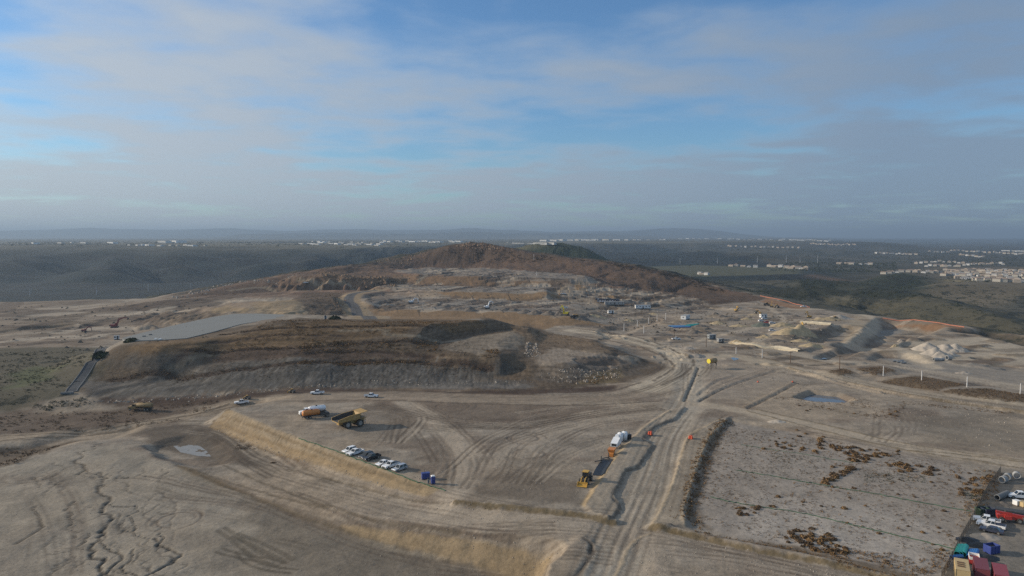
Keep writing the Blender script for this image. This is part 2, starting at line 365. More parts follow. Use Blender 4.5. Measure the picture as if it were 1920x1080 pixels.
for q, zz in ((((1553, 697), (1580, 692), (1600, 699), (1572, 706)), 1.2), (((1605, 692), (1650, 688), (1678, 695), (1640, 704)), 1.4), (((1670, 712), (1730, 706), (1810, 722), (1760, 732)), 1.2), (((1770, 734), (1850, 730), (1935, 742), (1935, 754), (1850, 748)), 1.4)):
    pad(PX(q), zz, 7, 1, 6, 90)
# pit wall at far right edge
pad(PX([(1810, 621), (1860, 626), (1960, 650), (1960, 640), (1860, 618)]), -6, 12, 1, 9, 91)
# fine relief: tracked earth on the site, rubble on cut slopes
nearm = 1 - sstep(900, 1300, GY)
H += nearm * (0.10 * fbm(GX, GY, 11, 3, 92) + 0.03 * fbm(GX, GY * 1.0, 1.7, 2, 93) + 0.05 * np.abs(fbm(GX, GY, 3.1, 3, 95)))
H += 1.8 * fbm(GX, GY, 26, 4, 94) * sstep(800, 900, GY) * (1 - sstep(1500, 2500, GY))
hb = block(PX([(560, 560), (560, 470), (1330, 470), (1330, 560)]), 10)

def hgt(x, y):
    j = np.clip(np.searchsorted(xs, x) - 1, 0, NX - 2); i = np.clip(np.searchsorted(ys, y) - 1, 0, NY - 2)
    a = (x - xs[j]) / (xs[j + 1] - xs[j]); b = (y - ys[i]) / (ys[i + 1] - ys[i])
    return (H[i, j] * (1 - a) + H[i, j + 1] * a) * (1 - b) + (H[i + 1, j] * (1 - a) + H[i + 1, j + 1] * a) * b
def G(u, v, d0=110.0, d1=9000.0):
    """where the sight line through photo pixel (u, v) meets the ground"""
    a, b, c = ray(u, v)
    D = np.concatenate([np.arange(d0, 1200, 0.7), np.arange(1200, d1, 6.0)])
    f = (CAMZ + c / b * D) - hgt(a / b * D, D)
    k = np.where(f < 0)[0]
    k = k[0] if len(k) else len(D) - 1
    if k == 0: k = 1
    t = f[k - 1] / (f[k - 1] - f[k] + 1e-9); d = D[k - 1] + (D[k] - D[k - 1]) * np.clip(t, 0, 1)
    x = a / b * d; return (float(x), float(d), float(hgt(np.array(x), np.array(d))))
def gline(px, n=6):
    """photo polyline -> smooth ground polyline (x, y)"""
    P = [np.array(G(u, v)[:2]) for u, v in px]; P = [2 * P[0] - P[1]] + P + [2 * P[-1] - P[-2]]; o = []
    for i in range(1, len(P) - 2):
        for k in range(n):
            t = k / n
            o.append(0.5 * ((2 * P[i]) + (-P[i - 1] + P[i + 1]) * t + (2 * P[i - 1] - 5 * P[i] + 4 * P[i + 1] - P[i + 2]) * t * t + (-P[i - 1] + 3 * P[i] - 3 * P[i + 1] + P[i + 2]) * t ** 3))
    o.append(P[-2]); return [tuple(p) for p in o]
GP = lambda px: [G(u, v)[:2] for u, v in px]
# ------------------------------------------------------------------ soil colours
SOIL = (.280, .236, .188); SOILG = (.246, .218, .186); PALE = (.36, .315, .26); DARK = (.115, .090, .072); TAN = (.285, .220, .142)
REDB = (.160, .104, .076); DRY = (.150, .122, .085); SCRUB = (.060, .055, .042); ORNG = (.175, .105, .050); ROAD = (.285, .25, .205); GREYD = (.115, .11, .105)
def base_colour():
    X, Y = GX, GY
    a = fbm(X, Y, 45, 4, 101); b = fbm(X, Y * 1.6, 13, 4, 102); c = fbm(X, Y, 3.0, 3, 103)
    m = sstep(-0.5, 0.5, a)[..., None]
    C[:] = np.array(SOIL) * (1 - m) + np.array(SOILG) * m
    C[:] *= (1 + 0.13 * b + 0.09 * c)[..., None]
    stain = sstep(0.05, 0.6, fbm(X * .8 + 31, Y * 1.5, 28, 5, 104)) * 0.6
    C[:] += (np.array(DARK) * 1.35 - C) * stain[..., None]
    crust = sstep(0.10, 0.22, fbm(X * .9, Y * 1.3, 17, 5, 172, .6)) * .16 - sstep(0.18, 0.3, fbm(X, Y * 1.2, 9, 5, 173, .62)) * .13
    C[:] *= (1 + crust)[..., None]
    # country outside the site: dry grass and scrub
    sd = np.full(X.shape, 999.0); bb = block(np.array(site)[:16], 900); sd[bb] = sdist(site, X[bb], Y[bb])
    out = sstep(-2, 4, sd + 4 * b)
    g = fbm(X, Y, 120, 5, 105); k = sstep(-0.35, 0.4, g)[..., None]
    wild = np.array((.100, .094, .072)) * (1 - k) + np.array((.062, .066, .052)) * k
    wild = wild * (1 + 0.25 * fbm(X, Y, 30, 3, 106))[..., None]
    wild = wild * (1 - np.array((.78, .66, .55)) * (FACE * sstep(1250, 1500, Y) * (X < 900))[..., None])  # mesa face darkened and blued, its shade and haze put into the colour
    plat = sstep(2400, 2800, Y) * sstep(19, 25, H) * (1 - sstep(60, 90, H)) * sstep(-.45, .25, fbm(X, Y, 900, 3, 171)); wild = wild + (np.array((.19, .175, .125)) - wild) * (plat * .85)[..., None]; FLAT = plat
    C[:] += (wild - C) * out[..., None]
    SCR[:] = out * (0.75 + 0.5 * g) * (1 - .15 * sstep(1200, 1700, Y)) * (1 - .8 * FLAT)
base_colour()
# hill: red-brown cut and burnt brush
d_c, zc_ = seg_d(crest, GX, GY, False, [p[2] for p in crest])
hillm = (1 - sstep(150, 260, d_c)) * sstep(0.15, 0.6, H / 18.0) * sstep(560, 620, GY)
redn = fbm(GX, GY, 40, 5, 107)
hc = np.array(REDB) * (1 + 0.30 * redn[..., None]) + np.array((.10, .075, .05)) * sstep(0.15, 0.6, fbm(GX, GY, 14, 4, 108))[..., None]
C += (hc - C) * (hillm * 0.95)[..., None]; SCR += (0.10 - SCR) * hillm
top = (1 - sstep(20, 60, d_c + 25 * redn)) * hillm * sstep(24, 34, H)
C += (np.array((.075, .06, .042)) - C) * (top * 0.8)[..., None]; SCR += (0.35 - SCR) * top
backm = hillm * sstep(-4, 12, GY - np.interp(GX, [p[0] for p in crest], [p[1] for p in crest]))
C += (np.array(SCRUB) - C) * (backm * 0.9)[..., None]; SCR += (1.0 - SCR) * backm
def px_paint(px, c, soft=2.0, amt=1.0, rough=2.0, rs=8.0, seed=110, scr=None): paint(GP(px), c, soft, amt, rough, rs, seed, scr)
# right flank of the hill falls dark and green
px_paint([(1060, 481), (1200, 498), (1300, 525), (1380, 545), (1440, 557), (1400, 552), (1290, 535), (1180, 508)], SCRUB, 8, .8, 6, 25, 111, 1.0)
HS = [(735, 503), (770, 482), (820, 466), (865, 457), (885, 455), (915, 457), (960, 467), (1050, 481), (1120, 489), (1190, 499), (1250, 512), (1310, 529), (1380, 546), (1440, 559), (1400, 566), (1335, 572), (1318, 562), (1230, 546), (1130, 531), (1080, 515), (1000, 508), (880, 502), (790, 502)]
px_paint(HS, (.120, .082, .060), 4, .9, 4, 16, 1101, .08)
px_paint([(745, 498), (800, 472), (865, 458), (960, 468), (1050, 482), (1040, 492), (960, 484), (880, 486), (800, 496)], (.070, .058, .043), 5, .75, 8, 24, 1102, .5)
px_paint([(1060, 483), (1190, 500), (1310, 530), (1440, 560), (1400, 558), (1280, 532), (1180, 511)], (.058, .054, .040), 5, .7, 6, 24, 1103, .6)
px_paint([(940, 500), (1010, 505), (990, 490), (950, 488)], (.17, .115, .088), 5, .5, 6, 18, 1104)
px_paint([(1070, 500), (1180, 520), (1260, 540), (1180, 534), (1080, 512)], (.165, .105, .075), 6, .55, 8, 18, 1105)
px_paint([(330, 558), (450, 530), (600, 506), (760, 481), (800, 472), (790, 502), (740, 505), (742, 522), (640, 540), (430, 552)], (.125, .088, .066), 4, .8, 6, 18, 1106, .15)
# summit rocks
px_paint([(855, 460), (880, 455), (915, 458), (950, 468), (900, 468), (865, 467)], (.19, .115, .08), 4, .8, 5, 12, 112, .2)
px_paint([(580, 512), (640, 514), (745, 522), (740, 538), (690, 541), (600, 530)], (.20, .135, .088), 3, .6, 4, 8, 113, 0)
px_paint([(1000, 490), (1040, 487), (1062, 515), (1010, 518)], (.075, .062, .052), 4, .8, 5, 20, 114)
# natural ridge left
px_paint([(300, 562), (420, 541), (560, 515), (600, 522), (590, 545), (420, 556)], (.135, .097, .074), 4, .8, 6, 14, 115)
px_paint([(570, 548), (640, 548), (655, 560), (650, 595), (560, 570), (480, 568)], (.10, .075, .055), 3, .85, 4, 9, 116, .25)
px_paint([(470, 572), (520, 562), (580, 590), (500, 590)], TAN, 3, .7, 3, 9, 117)
# benches: grey lots, tan faces
lots = (.205, .185, .165)
for q in ([(735, 509), (800, 516), (930, 521), (1040, 526), (1130, 531), (1090, 516), (1000, 509), (880, 503), (790, 503)], [(690, 541), (830, 547), (1000, 549), (1060, 548), (1085, 538), (850, 535), (740, 533)],
          [(672, 566), (760, 579), (900, 582), (1060, 588), (1080, 576), (1060, 565), (830, 561), (680, 553)]): px_paint(q, lots, 3, .9, 3, 12, 118, 0)
px_paint([(1060, 548), (1110, 533), (1180, 545), (1310, 566), (1330, 574), (1280, 580), (1200, 573), (1080, 570)], (.20, .178, .15), 3, .85, 3, 12, 119, 0)
px_paint([(740, 513), (800, 518), (940, 523), (1040, 529), (1045, 537), (850, 536), (720, 533)], (.175, .118, .076), 2, .95, 2, 20, 120, 0)
px_paint([(812, 548), (1000, 551), (1050, 550), (1050, 560), (1000, 564), (860, 560)], (.22, .148, .085), 2, .9, 2, 14, 121, 0)
px_paint([(690, 571), (760, 580), (900, 584), (1062, 590), (1150, 612), (1040, 612), (900, 598), (740, 604), (700, 592)], (.21, .145, .088), 2, .95, 2, 14, 122, 0)
px_paint([(1080, 533), (1110, 541), (1170, 552), (1210, 565), (1190, 566), (1130, 556), (1075, 543)], (.25, .165, .088), 1.5, .8, 2, 10, 123, 0)
# dark joints between lots
rng = random.Random(5)
for k in range(330):
    row = rng.choice(((506, 520, 790, 1130), (508, 527, 900, 1130), (534, 545, 700, 1050), (560, 582, 680, 1060), (563, 580, 690, 1050), (530, 560, 1080, 1310), (540, 572, 1060, 1310), (536, 575, 1080, 1300)))
    u = rng.uniform(row[2], row[3]); v = rng.uniform(row[0], row[1]) + (u - row[2]) * (0.035 if row[2] > 1000 else 0.008)
    if v < (504 + (u - 790) * .08 if u < 1130 else 532 + (u - 1130) * .175): continue
    ln = rng.uniform(14, 46); p = gline([(u, v), (u + ln * .5, v - ln * 0.07), (u + ln, v - ln * 0.14)], 2)
    stroke(p, rng.uniform(4, 13), rng.choice((DARK, DARK, (.085, .072, .062), PALE)), rng.uniform(.45, .9), -0.4, soft=2, rough=.8)
for v0, ua, ub, dv in [(507, 800, 980, 9), (511, 800, 1080, 14), (515, 840, 1110, 12), (535, 730, 1040, 2), (538, 710, 1060, 3), (542, 700, 1060, 4), (546, 700, 830, 2), (554, 690, 840, 6), (558, 690, 1000, 5), (562, 685, 1060, 5), (566, 690, 1060, 10), (571, 700, 1060, 12), (576, 740, 1060, 11)] + [(536 + 5 * i, 1085 - 3 * i, 1290, 33 - 2.2 * i) for i in range(7)]:
    n_ = int((ub - ua) / 45)
    for i in range(n_):
        if rng.random() < .2: continue
        a_, b_ = ua + (ub - ua) * (i + rng.uniform(0, .15)) / n_, ua + (ub - ua) * (i + rng.uniform(.75, 1.05)) / n_; f_ = lambda q: v0 + dv * (q - ua) / (ub - ua)
        stroke(gline([(a_, f_(a_)), (b_, f_(b_) - 1.0)], 3), rng.uniform(3, 7), rng.choice(((.075, .064, .055), DARK, (.30, .275, .245))), rng.uniform(.5, .85), -.3, soft=1.5, rough=.6)
# haul-road asphalt curve
asph = gline([(715, 604), (690, 593), (667, 580), (655, 566), (656, 556), (668, 549), (700, 545)], 8)
stroke(asph, 22, (.27, .21, .14), .9, soft=5, rough=1.5); stroke(asph, 9, (.105, .105, .11), 1, soft=1.0); stroke(asph, 0.8, (.05, .05, .05), .6)
for q in ([(560, 524), (600, 536), (660, 541), (760, 541), (800, 537)], [(700, 546), (760, 537), (790, 522), (800, 515)], [(430, 545), (500, 540), (560, 546), (600, 541)], [(1025, 546), (1060, 538), (1090, 528)]): stroke(gline(q, 5), 5, (.27, .225, .17), .8, soft=3)
for q in ([(1020, 544), (1080, 552), (1105, 570), (1100, 590), (1040, 594)], [(1105, 572), (1200, 579), (1250, 580)]): stroke(gline(q, 5), 7, (.25, .22, .185), .7, soft=4)
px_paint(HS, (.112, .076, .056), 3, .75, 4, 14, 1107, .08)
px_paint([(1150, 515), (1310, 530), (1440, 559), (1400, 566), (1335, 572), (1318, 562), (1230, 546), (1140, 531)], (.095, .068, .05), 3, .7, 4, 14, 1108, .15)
# left works
px_paint([(0, 566), (180, 562), (330, 557), (470, 563), (470, 590), (330, 605), (230, 632), (0, 690), (-200, 690), (-200, 575)], (.215, .175, .138), 5, .75, 6, 30, 124, 0)
for k in range(110):
    v = rng.uniform(568, 655); u = rng.uniform(-40, 420 - (v - 568) * 2.2); l = rng.uniform(40, 160)
    if v > 583 and u + l > 212 + (638 - v) * 4.2: continue
    stroke(gline([(u, v), (u + l * .5, v - l * rng.uniform(0, .09)), (u + l, v - l * rng.uniform(.0, .14))], 4), rng.uniform(6, 34) * (650 - v + 50) / 110, rng.choice((DARK, DARK, (.15, .12, .09), PALE)), rng.uniform(.4, .85), rng.uniform(-.6, .5), soft=2.5, rough=2, rs=9)
px_paint([(395, 580), (425, 573), (468, 580), (460, 586), (400, 586)], TAN, 3, .8, 3)
# reservoir hill face
px_paint([(130, 742), (180, 690), (210, 655), (260, 642), (430, 616), (560, 596), (640, 598), (900, 600), (990, 606), (1130, 645), (1230, 678), (1255, 690), (1180, 715), (1000, 738), (600, 728)], (.108, .082, .058), 3, .95, 3, 12, 125, .25)
px_paint([(-60, 655), (150, 650), (200, 652), (190, 690), (120, 745), (0, 770), (-100, 770)], (.080, .074, .052), 5, .9, 5, 18, 126, .45)
px_paint([(20, 700), (80, 685), (110, 690), (70, 720), (20, 730)], (.085, .105, .045), 4, .6, 5, 10, 127)
px_paint([(250, 650), (420, 630), (520, 612), (700, 603), (900, 605), (900, 618), (700, 635), (560, 650), (380, 662), (270, 672)], (.140, .094, .052), 3, .8, 5, 14, 128, .3)
for q, c, am in (([(210, 680), (400, 676), (640, 680), (820, 685), (960, 690), (950, 702), (700, 712), (420, 705), (260, 700)], (.105, .098, .09), .7), ([(330, 668), (460, 655), (680, 657), (820, 664), (800, 674), (600, 672), (400, 680)], (.075, .052, .040), .75),
                 ([(150, 715), (300, 700), (600, 705), (800, 712), (1000, 718), (990, 730), (600, 724), (300, 732), (150, 738)], (.135, .13, .125), .8), ([(1000, 690), (1120, 672), (1230, 682), (1180, 708), (1060, 715), (1000, 712)], (.115, .10, .085), .8),
                 ([(180, 745), (420, 738), (640, 728), (1000, 737), (1160, 722), (1150, 732), (900, 742), (600, 733), (430, 750), (300, 765)], (.075, .050, .038), .9)):
    px_paint(q, c, 3, am, 4, 13, 129, .1)
px_paint([(830, 655), (850, 637), (960, 622), (985, 634), (970, 655), (900, 668)], (.215, .185, .15), 2, .8, 2, 9, 130, 0)
px_paint([(1005, 672), (1040, 652), (1140, 664), (1200, 678), (1130, 690), (1010, 690)], (.225, .195, .165), 3, .8, 3, 9, 131, 0)
px_paint([(985, 612), (1060, 628), (1130, 646), (1100, 650), (1020, 640), (985, 650)], (.155, .115, .078), 2, .8, 2, 9, 132, 0)
stroke(gline([(640, 620), (720, 618), (730, 628), (820, 640), (900, 632), (960, 622)], 4), 4, (.23, .195, .15), .75, soft=2.5)
stroke(gline([(300, 700), (360, 672), (420, 658)], 4), 3.5, (.20, .17, .13), .6, soft=3)
px_paint([(1075, 722), (1110, 700), (1160, 690), (1170, 704), (1150, 718)], (.20, .155, .09), 2, .85, 2, 6, 133, .1)
def strata(px, amt=.42):
    P = GP(px); b = block(P, 4); X, Y, h = GX[b], GY[b], H[b]; m = 1 - sstep(-3, 3, sdist(P, X, Y) + 2 * fbm(X, Y, 9, 3, 174))
    t = amt * gnoise(X / 70 + .15 * gnoise(X / 9, Y / 9, 175), h / .9 + .8 * fbm(X, Y, 25, 3, 176), 177) * 1.6 + .24 * gnoise(X / 1.5, Y / 11, 178) * 1.5 + .2 * fbm(X, Y, 3, 3, 179)
    C[b] *= (1 + t * m)[..., None]
strata([(130, 742), (180, 690), (260, 645), (430, 622), (560, 604), (900, 606), (990, 612), (1130, 648), (1240, 686), (1180, 715), (1000, 738), (600, 728)])
strata([(560, 548), (640, 548), (655, 560), (650, 598), (560, 590), (420, 570), (300, 565), (420, 541), (560, 518), (745, 522), (742, 540)], .3)
px_paint([(160, 738), (300, 704), (525, 692), (712, 686), (900, 700), (990, 716), (900, 724), (600, 724), (400, 736), (200, 748)], (.098, .092, .085), 2, .7, 2, 8, 1201, 0)
def furrows(px, n, w, l, seed):
    P = scatter_px(px, n, seed); r = random.Random(seed)
    for (x, y) in P: a = r.gauss(0, .4); stroke([(x, y), (x + a, y - r.uniform(*l))], r.uniform(*w), r.choice(((.07, .066, .06), (.07, .066, .06), (.16, .153, .143))), r.uniform(.35, .7), 0, soft=.4)
def scatter_px(px, n, seed):
    r = np.random.RandomState(seed); P = np.array(GP(px)); lo, hi = P.min(0), P.max(0); o = np.zeros((0, 2))
    while len(o) < n: q = lo + r.rand(n * 3, 2) * (hi - lo); o = np.concatenate([o, q[inside(P, q[:, 0], q[:, 1])]])
    return o[:n]
furrows([(160, 736), (300, 704), (525, 692), (712, 686), (900, 700), (980, 716), (600, 722), (400, 734)], 520, (.8, 1.3), (3, 9), 1)
furrows([(300, 690), (520, 672), (820, 668), (940, 690), (700, 700), (400, 702)], 260, (.8, 1.3), (3, 8), 2)
for q, w_ in (([(350, 657), (460, 655), (562, 652), (640, 646), (712, 642), (800, 646)], 3.2), ([(205, 714), (300, 698), (375, 704), (525, 683), (712, 676), (840, 680), (920, 690)], 4.0), ([(412, 628), (525, 615), (620, 613), (712, 611), (800, 612)], 2.2), ([(394, 641), (480, 632), (562, 628), (640, 630)], 2.4), ([(560, 664), (700, 660), (830, 666)], 2.6)):
    stroke(gline(q, 6), w_, (.052, .036, .027), .85, -.3, soft=1.6, rough=1.6, rs=6)
px_paint([(190, 752), (420, 742), (600, 730), (900, 735), (1150, 724), (1150, 733), (900, 745), (600, 738), (440, 750), (250, 772)], (.062, .042, .032), 2, .85, 3, 10, 1202, 0)
# lower-left flats
px_paint([(-60, 770), (150, 768), (430, 752), (330, 792), (200, 812), (0, 822), (-60, 826)], (.105, .078, .060), 5, .85, 6, 14, 134, .1)
px_paint([(230, 818), (330, 795), (430, 800), (480, 850), (520, 885), (420, 870), (330, 850)], (.100, .083, .067), 3, .85, 4, 10, 135)
px_paint([(-100, 850), (60, 838), (180, 820), (110, 838), (0, 880), (-100, 910)], (.11, .085, .062), 2, .85, 3, 7, 136)
# tan cut slopes
px_paint([(428, 767), (520, 806), (660, 858), (740, 888), (824, 918), (800, 932), (720, 912), (600, 872), (500, 842), (392, 800)], TAN, 0.7, 1, .5, 5, 137)
px_paint([(405, 788), (520, 830), (640, 872), (760, 905), (740, 906), (600, 866), (500, 838), (398, 800)], (.27, .18, .09), .8, .45, .6, 4, 138)
px_paint([(640, 986), (800, 1006), (960, 1030), (1036, 1040), (1015, 1090), (960, 1090), (860, 1060), (720, 1026), (650, 1000)], TAN, 1.0, .9, .6, 5, 139)
px_paint([(330, 868), (480, 930), (640, 990), (720, 1020), (640, 1000), (480, 950), (340, 890)], (.15, .112, .07), 0.9, .8, .5, 4, 140)
px_paint([(1180, 832), (1150, 868), (1122, 910), (1098, 950), (1088, 946), (1112, 908), (1140, 866), (1170, 832)], (.34, .26, .16), .5, .85, .3, 4, 141)
# graded strips with a damp patch in the foreground
px_paint([(-100, 900), (100, 850), (215, 832), (400, 905), (640, 1000), (900, 1055), (900, 1300), (-100, 1300)], (.275, .252, .215), 1, .6, 1, 8, 142)
px_paint([(450, 940), (560, 960), (700, 1015), (900, 1060), (960, 1100), (900, 1130), (620, 1130), (480, 1010)], (.150, .130, .106), 2.5, .75, 3, 10, 143)
px_paint([(320, 1000), (480, 1010), (620, 1090), (500, 1100), (380, 1060)], (.20, .175, .145), 4, .6, 4, 12, 144)
# pad with the haul truck
px_paint([(700, 752), (880, 752), (1150, 760), (1040, 790), (860, 800), (740, 792)], (.140, .110, .088), 4, .75, 5, 14, 145)
px_paint([(620, 770), (740, 762), (800, 790), (760, 830), (660, 815)], (.185, .158, .13), 3, .55, 4, 10, 146)
px_paint([(860, 905), (960, 880), (1090, 905), (1085, 945), (960, 938), (860, 930)], (.135, .112, .09), 3, .75, 3, 10, 147)
px_paint([(560, 742), (900, 738), (1200, 745), (1200, 752), (900, 752), (560, 756)], (.155, .118, .09), 2, .6, 2, 14, 148)
# shrub field: ash-grey ground
px_paint([(1366, 790), (1312, 870), (1290, 950), (1312, 992), (1600, 1060), (1760, 1110), (1850, 900), (1800, 868), (1470, 808)], (.275, .250, .228), 2, .85, 1.5, 8, 149)
px_paint([(1330, 990), (1480, 930), (1660, 960), (1780, 970), (1740, 1060), (1560, 1040)], (.36, .335, .31), 8, .6, 7, 14, 150)
px_paint([(1368, 787), (1338, 812), (1312, 870), (1294, 935), (1286, 966), (1300, 985), (1330, 992), (1312, 950), (1328, 890), (1352, 830)], (.125, .095, .066), 1, .6, 1.2, 4, 151)
px_paint([(1310, 997), (1480, 1032), (1600, 1062), (1800, 1122), (1800, 1100), (1600, 1048), (1480, 1022)], (.12, .092, .062), 1, .75, 1.2, 4, 152)
px_paint([(1850, 885), (1830, 950), (1760, 1110), (1960, 1120), (1990, 880)], (.175, .165, .15), 2, .75, 2, 9, 153)
px_paint([(1700, 780), (1920, 770), (1960, 850), (1760, 840)], (.17, .15, .125), 5, .6, 6, 16, 154)
# the right-hand work area
px_paint([(1600, 590), (1640, 594), (1625, 620), (1592, 646), (1580, 640)], (.33, .285, .22), 3, .6, 3)
px_paint([(1700, 640), (1900, 640), (1960, 680), (1800, 690), (1690, 665)], (.40, .352, .285), 6, .75, 5, 20, 155)
px_paint([(1300, 668), (1440, 690), (1500, 700), (1420, 745), (1320, 750)], (.275, .24, .205), 4, .5, 4)
for q in ([(1660, 612), (1700, 620), (1620, 646), (1606, 648)], [(1590, 622), (1565, 638), (1546, 638)], [(1645, 672), (1690, 664), (1735, 678), (1690, 681)]): px_paint(q, (.20, .205, .205), 2, .7, 2)
for q in ([(1553, 697), (1580, 691), (1602, 699), (1572, 706)], [(1605, 692), (1650, 687), (1680, 695), (1640, 705)], [(1640, 716), (1730, 705), (1812, 722), (1760, 733), (1680, 722)], [(1765, 734), (1850, 728), (1935, 742), (1935, 756), (1850, 750)]): px_paint(q, (.115, .085, .055), 1.5, .9, 1.5, 6, 156)
for k in range(230):
    u = rng.uniform(1080, 1900); v = rng.uniform(572, 690)
    if v < 575 + max(0, (u - 1400)) * 0.11: continue
    l = rng.uniform(10, 50); s = rng.uniform(-.12, .12)
    stroke(gline([(u, v), (u + l * .5, v + l * .5 * s + rng.uniform(-1, 1)), (u + l, v + l * s)], 3), rng.uniform(3, 13), rng.choice((DARK, DARK, (.09, .075, .06), PALE, (.18, .145, .105))), rng.uniform(.35, .8), rng.uniform(-.9, 1.0), soft=1.8, rough=1.2, rs=6)
px_paint([(1440, 558), (1520, 579), (1500, 581), (1425, 566)], (.24, .135, .075), 2, .8, 2)
px_paint([(1655, 598), (1810, 614), (1800, 622), (1700, 612)], (.20, .115, .065), 2, .8, 2)
px_paint([(1800, 622), (1860, 622), (1960, 645), (1960, 655), (1860, 636)], (.07, .062, .05), 2, .9, 2)
# field on the plain, pale hills, green hill
paint([W(u, v, -25) for u, v in ((1130, 503), (1240, 521), (1500, 514), (1500, 503), (1300, 497))], (.120, .120, .072), 10, .9, 10, 40, 160, 0)
px_paint([(1500, 514), (1650, 518), (1640, 524), (1520, 522)], (.19, .125, .085), 10, .7, 10, 40, 161, .1)
gh = [p[:2] for p in R((920, 480, 1750), (965, 466, 1720), (1005, 457, 1700), (1050, 455, 1700), (1078, 461, 1680), (1110, 475, 1650), (1160, 505, 1600))]
stroke(gh, 330, (.058, .074, .046), .9, soft=90, rough=12, rs=60, scr=.35)
stroke([(gh[0][0], gh[0][1] - 40), (gh[1][0], gh[1][1] - 30), (gh[2][0] - 12, gh[2][1] - 20)], 70, (.14, .135, .088), .8, soft=30, rough=8, rs=40, scr=0)
px_paint([(1620, 530), (1695, 512), (1760, 530), (1700, 548), (1640, 545)], (.040, .052, .030), 10, .8, 8, 30, 164, .9)
px_paint([(1700, 552), (1760, 531), (1930, 533), (1930, 560), (1800, 568)], (.175, .145, .10), 8, .85, 8, 40, 165, .6)
px_paint([(1380, 545), (1480, 538), (1600, 542), (1700, 545), (1810, 575), (1900, 600), (1900, 590), (1700, 562), (1560, 552)], (.028, .034, .024), 8, .9, 10, 40, 166, 1.0)
px_paint([(1500, 524), (1580, 526), (1640, 538), (1500, 540)], (.028, .036, .024), 8, .85, 8, 40, 167, 1)
px_paint([(1640, 565), (1920, 590), (1920, 630), (1800, 608), (1650, 592), (1520, 575), (1540, 560)], (.080, .074, .050), 6, .85, 8, 25, 168, .6)
px_paint([(1690, 505), (1780, 532), (2000, 540), (2000, 500), (1800, 500)], (.17, .15, .115), 15, .7, 10, 40, 169, .25)
px_paint([(1772, 522), (1800, 524), (1815, 530), (1776, 531)], (.36, .29, .16), 4, .9, 3)

px_paint([(1690, 668), (1800, 682), (1930, 690), (1930, 735), (1820, 715), (1690, 695)], (.225, .213, .198), 5, .75, 5, 18, 1301)
# ---- roads, tracks, rills
def lighten(px, w, c=ROAD, amt=.7, n=6, soft=None, rough=1.0): stroke(gline(px, n), w, [k * 1.22 for k in c], min(1, amt * 1.15), soft=soft if soft else w * .5, rough=rough, rs=7)
haul = [(-40, 826), (120, 816), (250, 800), (380, 772), (470, 756), (600, 744), (760, 742), (960, 748), (1120, 746), (1215, 728), (1275, 700), (1285, 682), (1262, 662), (1215, 645), (1150, 632), (1080, 620)]
lighten(haul[:6], 9, (.27, .225, .175), .8); lighten(haul[5:12], 15, (.245, .205, .165), .7); lighten(haul[9:], 16, (.38, .335, .27), .9)
lighten([(1302, 668), (1297, 700), (1291, 752), (1246, 820), (1215, 900), (1172, 1000), (1140, 1100)], 12, (.285, .258, .22), .9)
lighten([(1300, 672), (1380, 668), (1480, 690), (1600, 716), (1760, 745), (1930, 765)], 13, (.31, .27, .215), .75)
lighten([(1290, 755), (1400, 772), (1560, 806), (1700, 838), (1930, 872)], 9, (.30, .26, .21), .8)
lighten([(1340, 640), (1440, 652), (1560, 676), (1700, 690), (1930, 730)], 12, (.30, .265, .22), .75)
lighten([(760, 755), (830, 800), (880, 860), (850, 925), (810, 965)], 9, (.29, .25, .205), .8)
lighten([(810, 965), (900, 978), (1040, 985), (1160, 1000)], 12, (.275, .24, .20), .6)
lighten([(1180, 1010), (1320, 1030), (1500, 1062), (1650, 1095)], 12, (.265, .232, .195), .6)
lighten([(440, 780), (560, 830), (700, 870), (800, 900)], 5, (.30, .26, .21), .5)
lighten([(1240, 770), (1100, 790), (980, 830), (900, 870)], 10, (.27, .235, .195), .5)
lighten([(1420, 640), (1460, 615), (1470, 600), (1440, 575)], 6, (.31, .27, .22), .7); lighten([(1310, 640), (1380, 622), (1460, 606), (1500, 600)], 6, (.31, .27, .22), .7)
lighten([(1590, 650), (1640, 655), (1700, 660), (1750, 690)], 9, (.33, .29, .235), .7); lighten([(1600, 645), (1640, 600), (1560, 582), (1480, 580)], 8, (.33, .29, .235), .7)
px_paint([(1283, 764), (1255, 770), (1210, 800), (1180, 832), (1148, 870), (1122, 912), (1100, 948), (1112, 964), (1140, 974), (1158, 956), (1158, 942), (1148, 930), (1160, 908), (1174, 882), (1198, 872), (1220, 834), (1205, 822), (1228, 800), (1262, 786)], (.295, .258, .212), .5, .8, .3, 4, 1401)
px_paint([(1366, 783), (1350, 789), (1296, 816), (1290, 824), (1262, 905), (1240, 950), (1226, 984), (1240, 994), (1282, 984), (1280, 960), (1292, 925), (1310, 865), (1332, 818)], (.275, .24, .195), .5, .7, .3, 4, 1402)
def tracks(px, n, spread, seed, w=(.55, 1.1), amt=(.15, .5), cols=(DARK, (.08, .062, .048), (.10, .08, .062), PALE), dz=-.02, wob=2.0):
    """wheel ruts: pairs of thin lines wandering along a path"""
    r = random.Random(seed); P = np.array(gline(px, 10)); T = np.gradient(P, axis=0); T /= np.linalg.norm(T, axis=1)[:, None] + 1e-9; Nn = np.stack([-T[:, 1], T[:, 0]], 1); k = len(P)
    for i in range(n):
        o = r.gauss(0, spread); a = r.randrange(0, max(1, k - 6)); b = min(k, a + r.randrange(6, k + 1)); ph = r.random() * 6; q = r.uniform(.3, 1.2)
        off = o + wob * np.sin(np.linspace(0, 6 * q, k) + ph)
        col = r.choice(cols); am = r.uniform(*amt); ww = r.uniform(*w)
        for e in (-1.0, 1.0):
            L_ = P + Nn * (off + e * 1.0)[:, None]
            if b - a > 2: stroke([tuple(p) for p in L_[a:b]], ww, col, am, dz, soft=.35)
